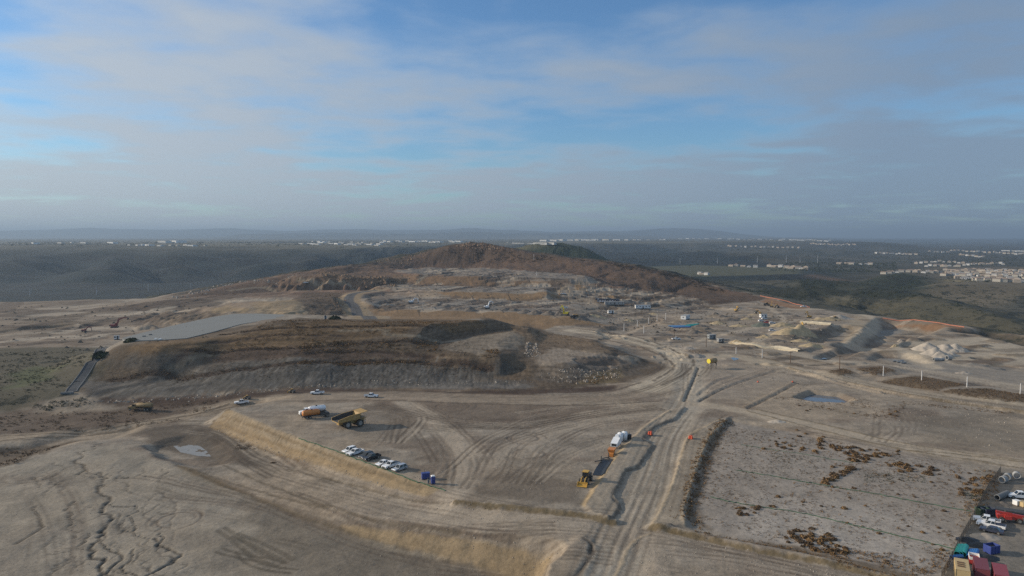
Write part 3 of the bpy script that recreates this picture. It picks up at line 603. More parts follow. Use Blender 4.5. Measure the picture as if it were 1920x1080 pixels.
tracks(haul[5:12], 34, 7, 201, wob=3); tracks(haul[:6], 14, 3.5, 202); tracks(haul[9:], 16, 5, 203)
tracks([(1297, 700), (1291, 752), (1246, 820), (1215, 900), (1172, 1000), (1140, 1100)], 30, 4, 204, wob=1.2, amt=(.12, .35))
tracks([(760, 755), (830, 800), (880, 860), (858, 915)], 16, 4.5, 205)
tracks([(660, 760), (800, 790), (960, 800), (1100, 780), (1240, 765)], 34, 9, 206, amt=(.3, .65), wob=4)
tracks([(620, 790), (700, 770), (780, 780), (760, 830)], 14, 4, 207, amt=(.3, .6), wob=3)
tracks([(1240, 770), (1100, 790), (980, 830), (900, 900)], 26, 10, 208, wob=4)
tracks([(780, 960), (810, 990), (900, 1000), (1040, 990)], 14, 4, 209); tracks([(440, 860), (600, 920), (760, 965), (960, 990), (1150, 1000)], 24, 8, 210, wob=2)
tracks([(360, 880), (560, 950), (760, 1000), (960, 1020)], 12, 4, 211); tracks([(1180, 1010), (1320, 1030), (1500, 1062), (1650, 1095)], 18, 5, 212)
tracks([(340, 800), (420, 820), (480, 860), (540, 885)], 10, 4, 213, amt=(.4, .7)); tracks([(240, 815), (330, 800), (420, 800)], 10, 4, 214, amt=(.4, .7))
tracks([(60, 880), (110, 960), (120, 1080)], 8, 5, 215, cols=((.14, .12, .10), DARK), wob=1); tracks([(20, 960), (60, 900), (120, 870)], 8, 5, 216)
tracks([(380, 1000), (470, 1040), (560, 1075)], 5, 3, 217, w=(.9, 1.6), amt=(.5, .8), cols=((.11, .095, .075),)); tracks([(200, 900), (330, 930), (480, 960)], 8, 6, 218)
tracks([(1400, 800), (1600, 836), (1800, 870)], 10, 5, 219); tracks([(1680, 760), (1690, 800), (1660, 830)], 12, 5, 220, wob=3); tracks([(1300, 672), (1480, 690), (1700, 735), (1930, 765)], 22, 6, 221)
tracks([(1340, 640), (1440, 652), (1700, 690), (1930, 730)], 18, 5, 222); tracks([(1330, 730), (1450, 690), (1560, 700)], 16, 8, 223)
def ring(u, v, r, n, seed):
    x, y, _ = G(u, v); rr = random.Random(seed)
    for i in range(n):
        R_ = r * rr.uniform(.5, 1.1); a0 = rr.random() * 6; a1 = a0 + rr.uniform(.8, 2.6)
        stroke([(x + R_ * math.cos(a0 + (a1 - a0) * t / 14), y + R_ * math.sin(a0 + (a1 - a0) * t / 14)) for t in range(15)], .7, DARK, rr.uniform(.3, .6), -.08, soft=.5)
ring(985, 822, 7.5, 10, 1); ring(850, 762, 9, 8, 2); ring(330, 975, 7, 7, 3); ring(460, 765, 6, 5, 4); ring(990, 850, 6, 4, 5); ring(60, 890, 8, 6, 6)
rr = random.Random(77)
LINE = (.062, .05, .04)
def crisp(px, w, c=LINE, amt=.8, dz=-.12, rough=.35): stroke(gline(px, 8), w, c, amt, dz, soft=w * .4, rough=rough, rs=2.5)
# edge lines along berms, pads and roads
for px in ([(1262, 787), (1228, 800), (1206, 822), (1222, 834), (1198, 872), (1174, 882), (1160, 908), (1148, 930), (1160, 944), (1160, 958), (1142, 976)], [(1312, 753), (1360, 729), (1420, 707), (1455, 697)], [(1402, 767), (1450, 743), (1495, 719)], [(1284, 753), (1300, 715), (1309, 690)], [(1108, 1018), (1110, 1040), (1075, 1085)], [(1356, 782), (1310, 806), (1290, 825), (1275, 860)], [(1094, 1008), (1108, 1020), (1106, 1040)]): crisp(px, .9, LINE, .55)  # dark lines paint in the shadow along pad and step edges
for px in ([(1222, 984), (1240, 955), (1262, 905), (1285, 830), (1300, 812), (1350, 786)], [(1284, 985), (1280, 962), (1292, 925), (1310, 865), (1330, 820), (1362, 786)], [(1150, 1090), (1185, 1020), (1220, 1000)], [(1180, 830), (1210, 800), (1255, 770)]): crisp(px, .9, (.40, .33, .24), .6, .15)  # pale lines paint in the highlight along the berms
for px in ([(855, 941), (950, 951), (1060, 963), (1150, 979)], [(1222, 990), (1300, 1005), (1400, 1028), (1530, 1052), (1680, 1087)]): crisp(px, 1.4, (.13, .10, .055), .8, .0, .5)
for px in ([(330, 872), (480, 935), (640, 992), (760, 1022)], [(420, 872), (560, 930), (700, 975), (860, 1000)], [(360, 880), (500, 925), (620, 955)], [(540, 880), (640, 905), (760, 935), (830, 945)], [(430, 780), (560, 832), (700, 885), (790, 915)]): crisp(px, 1.0, (.10, .08, .055), .6, -.08, .5)
for px in ([(400, 790), (500, 826), (600, 858), (700, 888)], [(415, 780), (520, 816), (640, 862), (740, 895)], [(395, 800), (480, 836), (560, 862)]): crisp(px, .7, (.12, .08, .04), .75, -.1, .5)
for px in ([(430, 768), (340, 790), (240, 806), (100, 820), (-40, 832)], [(430, 757), (330, 783), (240, 796), (100, 812), (-40, 820)]): crisp(px, 1.2, (.09, .07, .05), .7, .1, .5)
for px in ([(600, 736), (760, 733), (960, 740), (1120, 737), (1200, 718)], [(560, 752), (700, 750), (900, 757), (1100, 760), (1240, 752)], [(1262, 655), (1300, 676), (1285, 700), (1240, 722)], [(1085, 617), (1150, 627), (1215, 640), (1262, 657)], [(1080, 626), (1150, 640), (1210, 655), (1250, 675), (1262, 690), (1225, 715)]): crisp(px, 1.6, (.085, .066, .05), .65, .0, .7)
for px in ([(1480, 690), (1600, 718), (1760, 750), (1930, 772)], [(1300, 664), (1390, 662), (1480, 682), (1600, 706)], [(1400, 770), (1560, 812), (1700, 844), (1930, 880)], [(1420, 768), (1560, 800), (1700, 832), (1930, 866)], [(1700, 845), (1780, 850), (1930, 868)], [(1350, 648), (1440, 660), (1560, 684)]): crisp(px, 1.3, (.13, .10, .06), .65, .1, .6)
def rill(u, v, u2, v2, w, j, seed, depth=1.0, amt=.85):
    r = random.Random(seed); n = 22; a = np.array(G(u, v)[:2]); b = np.array(G(u2, v2)[:2]); p = []; o = 0.0; vel = 0.0
    d = (b - a) / (np.linalg.norm(b - a) + 1e-6)
    for i in range(n + 1):
        vel = vel * .6 + r.gauss(0, j * .55); o = o * .92 + vel; q = a + (b - a) * i / n; k = math.sin(math.pi * i / n) ** .5
        p.append((q[0] - d[1] * o * k, q[1] + d[0] * o * k))
    stroke(p, w, (.055, .05, .044), amt, -.28 * depth, soft=w * .45, rough=w * .22, rs=2.2)
for (u, v, u2, v2, w, j) in ((190, 832, 150, 850, .6, .7), (150, 850, 145, 890, 1.1, .8), (145, 890, 185, 915, .8, .9), (185, 910, 192, 960, 1.5, .8), (192, 960, 188, 1000, 1.3, .7), (188, 998, 175, 1020, 1.2, .6), (175, 1018, 195, 1050, 1.5, .6), (195, 1048, 205, 1100, 1.6, .7), (190, 998, 205, 1030, .8, .5),
                             (205, 1030, 230, 1090, 1.1, .6), (205, 945, 245, 965, .6, .8), (245, 965, 240, 1000, .5, .7), (290, 1010, 260, 1090, 1.0, 1.0), (300, 1000, 310, 1035, .7, .8), (70, 890, 75, 915, .6, .7), (140, 940, 135, 975, .5, .5), (135, 975, 150, 1010, .5, .5), (65, 950, 30, 1020, .7, .8), (150, 892, 290, 895, .5, .9), (75, 892, 130, 905, .4, .7),
                             (165, 1000, 155, 1030, .5, .4), (240, 968, 280, 1010, .5, .8), (250, 1030, 250, 1090, .7, .7), (160, 880, 240, 895, .4, .8)):
    rill(u, v, u2, v2, w * .55, j, int(u * 7 + v))
for i in range(40):
    u = rr.uniform(100, 340); v = rr.uniform(860, 1060); rill(u, v, u + rr.uniform(-25, 25), v + rr.uniform(15, 45), rr.uniform(.3, .5), .6, 900 + i, .4, .5)
# furrows rain has cut down the tan slopes and the hill face
for i in range(300):
    u = rr.uniform(170, 990); v = rr.uniform(672, 720); rill(u, v, u + rr.uniform(-3, 3), v + rr.uniform(8, 16), rr.uniform(.6, 1.0), .2, 1300 + i, .25, .35)
for i in range(30):
    t = rr.random(); u = 428 + t * 390; v = 768 + t * 148; rill(u, v + 1, u - 14 * (1 - t) - 3, v + 24 * (1 - t) + 5, .35, .2, 1700 + i, .4, .3)
px_paint([(640, 984), (740, 996), (860, 1010), (960, 1028), (1038, 1040), (1020, 1062), (1004, 1095), (930, 1072), (860, 1054), (780, 1032), (700, 1010), (650, 995)], TAN, .6, .85, .5, 4, 190)
px_paint([(428, 767), (520, 806), (660, 858), (740, 888), (824, 918), (800, 932), (720, 912), (600, 872), (500, 842), (392, 800)], TAN, .6, .5, .5, 4, 191)
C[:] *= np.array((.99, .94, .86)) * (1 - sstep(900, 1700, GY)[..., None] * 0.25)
C[:] = np.clip(C, .015, .6)

# ------------------------------------------------------------------ materials
def nodes_of(m):
    m.use_nodes = True; nt = m.node_tree; return nt, nt.nodes, nt.links, nt.nodes['Principled BSDF']
def ground_material():
    m = bpy.data.materials.new('earth'); nt, N, L, P = nodes_of(m)
    at = N.new('ShaderNodeAttribute'); at.attribute_name = 'soil'; sc = N.new('ShaderNodeAttribute'); sc.attribute_name = 'scrub'
    geo = N.new('ShaderNodeNewGeometry')
    def noise(s, d, r=.6):
        n = N.new('ShaderNodeTexNoise'); n.inputs['Scale'].default_value = s; n.inputs['Detail'].default_value = d; n.inputs['Roughness'].default_value = r
        L.new(geo.outputs['Position'], n.inputs['Vector']); return n.outputs['Fac']
    def rmp(x, a, b, c, d):
        n = N.new('ShaderNodeMapRange'); L.new(x, n.inputs[0])
        for i, v in enumerate((a, b, c, d)): n.inputs[i + 1].default_value = v
        return n.outputs[0]
    def mth(op, a, b):
        n = N.new('ShaderNodeMath'); n.operation = op
        for i, v in enumerate((a, b)):
            if isinstance(v, (int, float)): n.inputs[i].default_value = v
            else: L.new(v, n.inputs[i])
        return n.outputs[0]
    f1 = noise(1.1, 8, .68); f2 = noise(.16, 6, .6); f3 = noise(.02, 6, .6)
    f4 = noise(4.5, 3, .6)
    g = mth('MULTIPLY', mth('MULTIPLY', mth('MULTIPLY', rmp(f4, .3, .7, .82, 1.17), rmp(f1, .3, .7, .79, 1.20)), rmp(f2, .3, .7, .86, 1.13)), rmp(f3, .3, .7, .92, 1.08))
    sca = N.new('ShaderNodeVectorMath'); sca.operation = 'SCALE'; L.new(at.outputs['Color'], sca.inputs[0]); L.new(g, sca.inputs['Scale'])
    # brush seen from far: dark clumps where the land is wild
    b1 = noise(.05, 6, .62)
    thr = mth('SUBTRACT', .70, mth('MULTIPLY', sc.outputs['Fac'], .24))
    bm = N.new('ShaderNodeMapRange'); bm.interpolation_type = 'SMOOTHSTEP'; L.new(b1, bm.inputs[0]); L.new(thr, bm.inputs[1]); L.new(mth('ADD', thr, .05), bm.inputs[2])
    bmf = mth('MULTIPLY', bm.outputs[0], rmp(sc.outputs['Fac'], 0.05, .4, 0, .85))
    mx = N.new('ShaderNodeMix'); mx.data_type = 'RGBA'; L.new(bmf, mx.inputs['Factor']); L.new(sca.outputs[0], mx.inputs['A']); mx.inputs['B'].default_value = (.032, .033, .023, 1)
    L.new(mx.outputs['Result'], P.inputs['Base Color'])
    P.inputs['Roughness'].default_value = .95; P.inputs['Specular IOR Level'].default_value = .15
    bp = N.new('ShaderNodeBump'); bp.inputs['Strength'].default_value = .28; bp.inputs['Distance'].default_value = .35; L.new(f1, bp.inputs['Height'])
    bp2 = N.new('ShaderNodeBump'); bp2.inputs['Strength'].default_value = .16; bp2.inputs['Distance'].default_value = 2.2; L.new(mth('ADD', f2, mth('MULTIPLY', bmf, .8)), bp2.inputs['Height']); L.new(bp.outputs[0], bp2.inputs['Normal'])
    L.new(bp2.outputs[0], P.inputs['Normal'])
    return m
def build_ground():
    me = bpy.data.meshes.new('ground'); nv = NX * NY
    co = np.stack([GX, GY, H], -1).reshape(-1, 3).astype(np.float32)
    idx = np.arange(nv).reshape(NY, NX)
    q = np.stack([idx[:-1, :-1], idx[:-1, 1:], idx[1:, 1:], idx[1:, :-1]], -1).reshape(-1, 4)
    me.vertices.add(nv); me.vertices.foreach_set('co', co.ravel())
    me.loops.add(q.size); me.loops.foreach_set('vertex_index', q.ravel().astype(np.int32))
    me.polygons.add(len(q)); me.polygons.foreach_set('loop_start', np.arange(0, q.size, 4, dtype=np.int32))
    me.polygons.foreach_set('use_smooth', np.ones(len(q), bool))
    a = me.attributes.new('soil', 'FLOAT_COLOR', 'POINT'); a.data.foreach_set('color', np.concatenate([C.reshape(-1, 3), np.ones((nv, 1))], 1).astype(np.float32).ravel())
    s = me.attributes.new('scrub', 'FLOAT', 'POINT'); s.data.foreach_set('value', np.clip(SCR, 0, 1).astype(np.float32).ravel())
    me.update(); me.validate()
    o = bpy.data.objects.new('ground', me); COL.objects.link(o); o['kind'] = 'structure'
    o['label'] = 'graded earthworks site and the dry hills and plains around it'
    me.materials.append(ground_material())
    return o
ground = build_ground()
def build_haze():
    me = bpy.data.meshes.new('haze'); x, y0, y1, z0, z1 = 35900, -390, 44000, -140, 330
    v = [(-x, y0, z0), (x, y0, z0), (x, y1, z0), (-x, y1, z0), (-x, y0, z1), (x, y0, z1), (x, y1, z1), (-x, y1, z1)]
    me.from_pydata(v, [], [(0, 3, 2, 1), (4, 5, 6, 7), (0, 1, 5, 4), (1, 2, 6, 5), (2, 3, 7, 6), (3, 0, 4, 7)])
    o = bpy.data.objects.new('haze', me); COL.objects.link(o); o['kind'] = 'stuff'; o['label'] = 'blue grey haze lying over the far plain'
    m = bpy.data.materials.new('haze'); m.use_nodes = True; nt = m.node_tree; nt.nodes.clear()
    out = nt.nodes.new('ShaderNodeOutputMaterial'); pv = nt.nodes.new('ShaderNodeVolumePrincipled')
    pv.inputs['Color'].default_value = (.41, .54, .69, 1); pv.inputs['Density'].default_value = 0.95e-4; pv.inputs['Anisotropy'].default_value = .2
    nt.links.new(pv.outputs[0], out.inputs['Volume']); me.materials.append(m)
build_haze()
# ------------------------------------------------------------------ mesh helpers
class MB:
    def __init__(s): s.v = []; s.f = []; s.seg = []
    def add(s, v, f):
        o = len(s.v); s.seg.append((o, o + len(v), len(s.f), len(s.f) + len(f))); s.v += [tuple(p) for p in v]; s.f += [tuple(i + o for i in q) for q in f]; return s
    def box(s, c, d, rz=0.0, ry=0.0):
        x, y, z = d[0] / 2, d[1] / 2, d[2] / 2; M = Matrix.Rotation(rz, 3, 'Z') @ Matrix.Rotation(ry, 3, 'Y'); C0 = Vector(c)
        v = [C0 + M @ Vector((a * x, b * y, k * z)) for k in (-1, 1) for b in (-1, 1) for a in (-1, 1)]
        return s.add(v, [(0, 2, 3, 1), (4, 5, 7, 6), (0, 1, 5, 4), (1, 3, 7, 5), (3, 2, 6, 7), (2, 0, 4, 6)])
    def prism(s, prof, y0, y1, t0=1.0):
        """side profile (x, z) extruded across y"""
        n = len(prof); v = [(x, y0, z) for x, z in prof] + [(x, y1, z) for x, z in prof]
        f = [tuple(range(n))[::-1], tuple(range(n, 2 * n))] + [(i, (i + 1) % n, n + (i + 1) % n, n + i) for i in range(n)]
        return s.add(v, f)
    def loft(s, rings, cap=True):
        n = len(rings[0]); v = [p for r in rings for p in r]; f = []
        for k in range(len(rings) - 1):
            for i in range(n): f.append((k * n + i, k * n + (i + 1) % n, (k + 1) * n + (i + 1) % n, (k + 1) * n + i))
        if cap: f += [tuple(range(n))[::-1], tuple(range((len(rings) - 1) * n, len(rings) * n))]
        return s.add(v, f)
    def cyl(s, a, b, r, n=12, r2=None, cap=True, hole=0.0):
        a = Vector(a); b = Vector(b); d = (b - a).normalized(); q = d.to_track_quat('Z', 'Y'); r2 = r if r2 is None else r2
        ring = lambda c, k: [c + q @ Vector((k * math.cos(6.28318 * i / n), k * math.sin(6.28318 * i / n), 0)) for i in range(n)]
        if hole: return s.loft([ring(a, r), ring(b, r2), ring(b, r2 * hole), ring(a, r * hole), ring(a, r)], False)
        return s.loft([ring(a, r), ring(b, r2)], cap)
    def tube(s, pts, r, n=6):
        for a, b in zip(pts[:-1], pts[1:]): s.cyl(a, b, r, n)
        return s
    def mesh(s, name, m):
        me = bpy.data.meshes.new(name); me.from_pydata(s.v, [], s.f); me.materials.append(m); me.update(); return me
    def obj(s, name, m, parent=None, smooth=False):
        me = s.mesh(name, m)
        if smooth: me.polygons.foreach_set('use_smooth', np.ones(len(me.polygons), bool))
        return link(name, me, parent)
def _each(s, name, m, parent=None):
    """every shape added so far becomes a part of its own"""
    for v0, v1, f0, f1 in s.seg:
        b = MB(); b.v = s.v[v0:v1]; b.f = [tuple(i - v0 for i in q) for q in s.f[f0:f1]]; b.obj(name, m, parent)
MB.each = _each
def link(name, me, parent=None, loc=None):
    o = bpy.data.objects.new(name, me); COL.objects.link(o)
    if parent is not None: o.parent = parent
    if loc is not None: o.location = loc
    return o
def tag(o, label, cat, group=None):
    o['label'] = label; o['category'] = cat
    if group: o['group'] = group
    return o
def thing(name, label, cat, loc, rz=0.0, group=None):
    o = bpy.data.objects.new(name, None); COL.objects.link(o); o.empty_display_size = .5
    o.location = loc; o.rotation_euler = (0, 0, rz); return tag(o, label, cat, group)
MATS = {}
def mat(name, col, rough=.7, metal=0.0, vary=.18, scale=1.5, dust=0.0, alpha=1.0, bump=0.0, emit=None):
    if name in MATS: return MATS[name]
    m = bpy.data.materials.new(name); nt, N, L, P = nodes_of(m)
    tc = N.new('ShaderNodeTexCoord'); n = N.new('ShaderNodeTexNoise'); n.inputs['Scale'].default_value = scale; n.inputs['Detail'].default_value = 6; n.inputs['Roughness'].default_value = .65
    L.new(tc.outputs['Object'], n.inputs['Vector'])
    r = N.new('ShaderNodeMapRange'); L.new(n.outputs['Fac'], r.inputs[0]); r.inputs[1].default_value = .25; r.inputs[2].default_value = .75; r.inputs[3].default_value = 1 - vary; r.inputs[4].default_value = 1 + vary
    s = N.new('ShaderNodeVectorMath'); s.operation = 'SCALE'; s.inputs[0].default_value = col; L.new(r.outputs[0], s.inputs['Scale']); out = s.outputs[0]
    if dust:
        x = N.new('ShaderNodeMix'); x.data_type = 'RGBA'; d = N.new('ShaderNodeMath'); d.operation = 'MULTIPLY'; L.new(n.outputs['Fac'], d.inputs[0]); d.inputs[1].default_value = dust * 2; d.use_clamp = True
        L.new(d.outputs[0], x.inputs['Factor']); L.new(out, x.inputs['A']); x.inputs['B'].default_value = (.30, .255, .20, 1); out = x.outputs['Result']
    L.new(out, P.inputs['Base Color']); P.inputs['Roughness'].default_value = rough; P.inputs['Metallic'].default_value = metal; P.inputs['Specular IOR Level'].default_value = .08 if rough >= .8 else .5; P.inputs['Alpha'].default_value = alpha
    if bump:
        b = N.new('ShaderNodeBump'); b.inputs['Strength'].default_value = bump; b.inputs['Distance'].default_value = .3; L.new(n.outputs['Fac'], b.inputs['Height']); L.new(b.outputs[0], P.inputs['Normal'])
    MATS[name] = m; return m
WHITE = mat('white_paint', (.80, .80, .79), .35, dust=.05); SILVER = mat('silver_paint', (.48, .50, .52), .3, .4, dust=.06); BLACKP = mat('black_paint', (.018, .018, .02), .3, dust=.03); NAVY = mat('dark_blue_paint', (.03, .04, .07), .3, dust=.05)
RED = mat('red_paint', (.45, .035, .025), .4, dust=.05); YEL = mat('yellow_paint', (.55, .31, .03), .5, dust=.14); YELB = mat('bright_yellow_paint', (.75, .60, .03), .5, dust=.05); ORG = mat('orange_paint', (.55, .19, .025), .5, dust=.1); ORGR = mat('orange_red_plastic', (.60, .09, .03), .5)
GLASS = mat('dark_glass', (.02, .026, .032), .12); TYRE = mat('rubber', (.022, .021, .02), .9, dust=.16); RIM = mat('wheel_metal', (.34, .33, .31), .45, .5, dust=.15); STEEL = mat('dark_steel', (.055, .055, .055), .6, .3, dust=.12); LAMP = mat('lamp_glass', (.65, .65, .62), .15); TAIL = mat('tail_lamp_red', (.35, .02, .02), .3)
CONC = mat('concrete', (.34, .335, .32), .9, vary=.12, scale=.6, bump=.1); CONCD = mat('grey_concrete', (.19, .19, .185), .9, vary=.15, scale=.6); WOODP = mat('weathered_wood', (.14, .09, .06), .9); POLEW = mat('white_pole', (.62, .60, .57), .6); BLUE = mat('blue_plastic', (.02, .045, .22), .45, dust=.05); BLUEP = mat('blue_pipe', (.03, .16, .42), .45); TEAL = mat('teal_pipe', (.04, .42, .33), .45); TARP = mat('black_tarp', (.012, .012, .013), .5); MAROON = mat('maroon_container', (.16, .022, .035), .55, dust=.08, scale=3); TANC = mat('tan_container', (.50, .36, .17), .6, dust=.08, scale=3); GREYC = mat('grey_container', (.20, .225, .24), .6, dust=.08)
SAND = mat('tan_earth', (.40, .31, .19), .95, vary=.3, scale=.5, bump=.5); PALEE = mat('pale_earth', (.42, .36, .29), .95, vary=.2, scale=.5, bump=.4); DKE = mat('dark_earth', (.165, .14, .115), .95, vary=.3, scale=.5, bump=.5); GRNE = mat('green_grey_gravel', (.13, .14, .115), .95, vary=.2, scale=.8, bump=.4); ROCK = mat('pale_rock', (.34, .29, .235), .95, vary=.3, scale=.3, bump=.5); ROCKO = mat('ochre_rock', (.33, .21, .12), .95, vary=.35, scale=.2, bump=.5)
OFENCE = mat('orange_fence_fabric', (.40, .13, .075), .8, dust=.2); WATT = mat('green_wattle', (.055, .12, .075), .9); MESHF = mat('fence_mesh', (.24, .19, .14), .9, alpha=.45); WHITEB = mat('white_wall', (.74, .73, .70), .8, vary=.06)

def at(u, v): return G(u, v)
def heading(u, v, du, dv):
    """ground heading that runs from pixel (u, v) to (u+du, v+dv)"""
    a = G(u, v); b = G(u + du, v + dv); return math.atan2(b[1] - a[1], b[0] - a[0])

# ------------------------------------------------------------------ vehicles
def wheel(parent, x, y, r, w, sub=True, n=14):
    t = MB().cyl((x, y - w / 2, r), (x, y + w / 2, r), r, n).obj('wheel', TYRE, parent)
    if sub:
        s = 1 if y > 0 else -1
        MB().cyl((x, y + s * (w / 2 - .02), r), (x, y + s * (w / 2 + .015), r), r * .58, 10).obj('rim', RIM, t)
    return t
def quad(mb, a, b, c, d, off):
    a, b, c, d = map(Vector, (a, b, c, d)); n = (b - a).cross(d - a).normalized() * off; cen = (a + b + c + d) / 4
    p = [cen + (q - cen) * Vector((.86, .86, .86)) .x + n for q in (a, b, c, d)]
    q2 = [q - n * .6 for q in p]
    return mb.add(p + q2, [(0, 1, 2, 3), (4, 7, 6, 5), (0, 4, 5, 1), (1, 5, 6, 2), (2, 6, 7, 3), (3, 7, 4, 0)])
def rect(x0, x1, y, z): return [(x0, -y, z), (x1, -y, z), (x1, y, z), (x0, y, z)]
def greenhouse(root, cabmat, x0, x1, tx0, tx1, z0, z1, w0, w1, split=None):
    B = rect(x0, x1, w0, z0); T = rect(tx0, tx1, w1, z1)
    MB().loft([B, T]).obj('cab', cabmat, root)
    quad(MB(), B[1], B[2], T[2], T[1], .02).obj('windscreen', GLASS, root); quad(MB(), B[3], B[0], T[0], T[3], .02).obj('rear_window', GLASS, root)
    k = split or .5
    lerp = lambda a, b, t: tuple(Vector(a) * (1 - t) + Vector(b) * t)
    for (i, j) in ((0, 1), (2, 3)):
        for (a, b) in ((0, k), (k, 1)):
            quad(MB(), lerp(B[i], B[j], a), lerp(B[i], B[j], b), lerp(T[i], T[j], b), lerp(T[i], T[j], a), .02).obj('side_window', GLASS, root)
def pickup(label, u, v, rz, paint=WHITE, group='pickups and cars on the site', bedmat=None, rack=False, name='pickup_truck'):
    r = thing(name, label, 'pickup truck', at(u, v), rz, group)
    MB().prism([(-.95, .42), (-.95, 1.12), (1.15, 1.14), (2.70, 1.04), (2.9, .88), (2.92, .48), (2.5, .42)], -.98, .98).obj('body', paint, r)
    b = MB(); b.box((-1.92, .93, .84), (1.94, .10, .60)); b.box((-1.92, -.93, .84), (1.94, .10, .60)); b.box((-2.86, 0, .84), (.09, 1.76, .60)); bed = b.obj('bed', paint, r)
    MB().box((-1.9, 0, .60), (1.84, 1.76, .12)).obj('bed_floor', bedmat or STEEL, bed)
    if bedmat: MB().box((-1.9, 0, 1.02), (1.8, 1.7, .34)).obj('bed_load', bedmat, bed)
    greenhouse(r, paint, -.95, 1.2, -.72, .48, 1.12, 1.86, .93, .76)
    for x in (1.85, -1.85):
        for y in (.88, -.88): wheel(r, x, y, .42, .28)
    for y in (.72, -.72): MB().box((2.90, y, .82), (.08, .38, .2)).obj('headlight', LAMP, r); MB().box((-2.92, y * 1.2, .88), (.06, .14, .34)).obj('tail_light', TAIL, r)
    MB().box((2.93, 0, .78), (.08, 1.0, .3)).obj('grille', STEEL, r); MB().box((2.95, 0, .50), (.14, 1.9, .18)).obj('bumper', STEEL, r)
    if rack:
        k = MB(); [k.cyl((x, y, 1.1), (x, y, 2.0), .04, 6) for x in (-2.7, -1.1) for y in (-.9, .9)]; [k.cyl((-2.7, y, 2.0), (.4, y, 2.0), .04, 6) for y in (-.9, .9)]; k.obj('ladder_rack', STEEL, r)
    return r
def suv(label, u, v, rz, paint=WHITE, low=False, group='pickups and cars on the site'):
    r = thing('car', label, 'car', at(u, v), rz, group); L = 2.35
    z1 = 1.0 if not low else .88; h = 1.78 if not low else 1.46
    MB().prism([(-L, .42), (-L - .02, z1), (.9, z1 + .02), (L - .15, z1 - .12), (L, z1 - .3), (L, .4)], -.93, .93).obj('body', paint, r)
    greenhouse(r, paint, -L + .05 if not low else -1.7, 1.05, -L + .45 if not low else -1.0, .25, z1, h, .89, .70)
    for x in (1.4, -1.4):
        for y in (.84, -.84): wheel(r, x, y, .37, .24)
    for y in (.66, -.66): MB().box((L, y, z1 - .28), (.07, .36, .17)).obj('headlight', LAMP, r); MB().box((-L - .03, y * 1.15, z1 - .18), (.06, .18, .24)).obj('tail_light', TAIL, r)
    MB().box((L + .01, 0, .52), (.1, 1.7, .2)).obj('bumper', STEEL, r)
    return r
def tank_truck(label, u, v, rz, cabm, tankm, group):
    r = thing('water_truck', label, 'water truck', at(u, v), rz, group)
    MB().box((-.6, 0, .95), (8.6, .9, .3)).obj('chassis', STEEL, r)
    ell = lambda x, k=1.0: [(x, 1.22 * k * math.cos(a), 2.15 + 1.0 * k * math.sin(a)) for a in [6.28318 * i / 16 for i in range(16)]]
    t = MB().loft([ell(-4.9, .9), ell(-4.7), ell(1.2), ell(1.4, .9)]).obj('tank', tankm, r, True)
    MB().box((-1.8, 0, 3.2), (5.2, .5, .12)).obj('walkway', tankm, t); MB().cyl((-1.5, 0, 3.1), (-1.5, 0, 3.45), .35, 10).obj('hatch', STEEL, t)
    MB().prism([(1.6, .8), (1.6, 2.7), (2.9, 2.75), (3.4, 1.85), (4.9, 1.7), (5.05, .75)], -1.1, 1.1).obj('cab', cabm, r)
    w = MB(); w.add([(2.96, -.95, 2.68), (3.42, -.95, 1.92), (3.42, .95, 1.92), (2.96, .95, 2.68)], [(0, 1, 2, 3)]); w.obj('windscreen', GLASS, r)
    for y in (-1.115, 1.115): MB().add([(1.9, y, 1.9), (3.1, y, 1.9), (2.8, y, 2.6), (1.9, y, 2.6)], [(0, 1, 2, 3)]).obj('side_window', GLASS, r)
    for x in (4.0, -2.3, -3.6):
        for y in (-1.02, 1.02): wheel(r, x, y, .52, .36 if x > 0 else .55)
    for y in (-.8, .8): MB().box((5.05, y, 1.25), (.1, .36, .26)).obj('headlight', LAMP, r)
    MB().box((-5.1, 0, .9), (.3, 1.8, .25)).obj('spray_bar', STEEL, r)
    return r
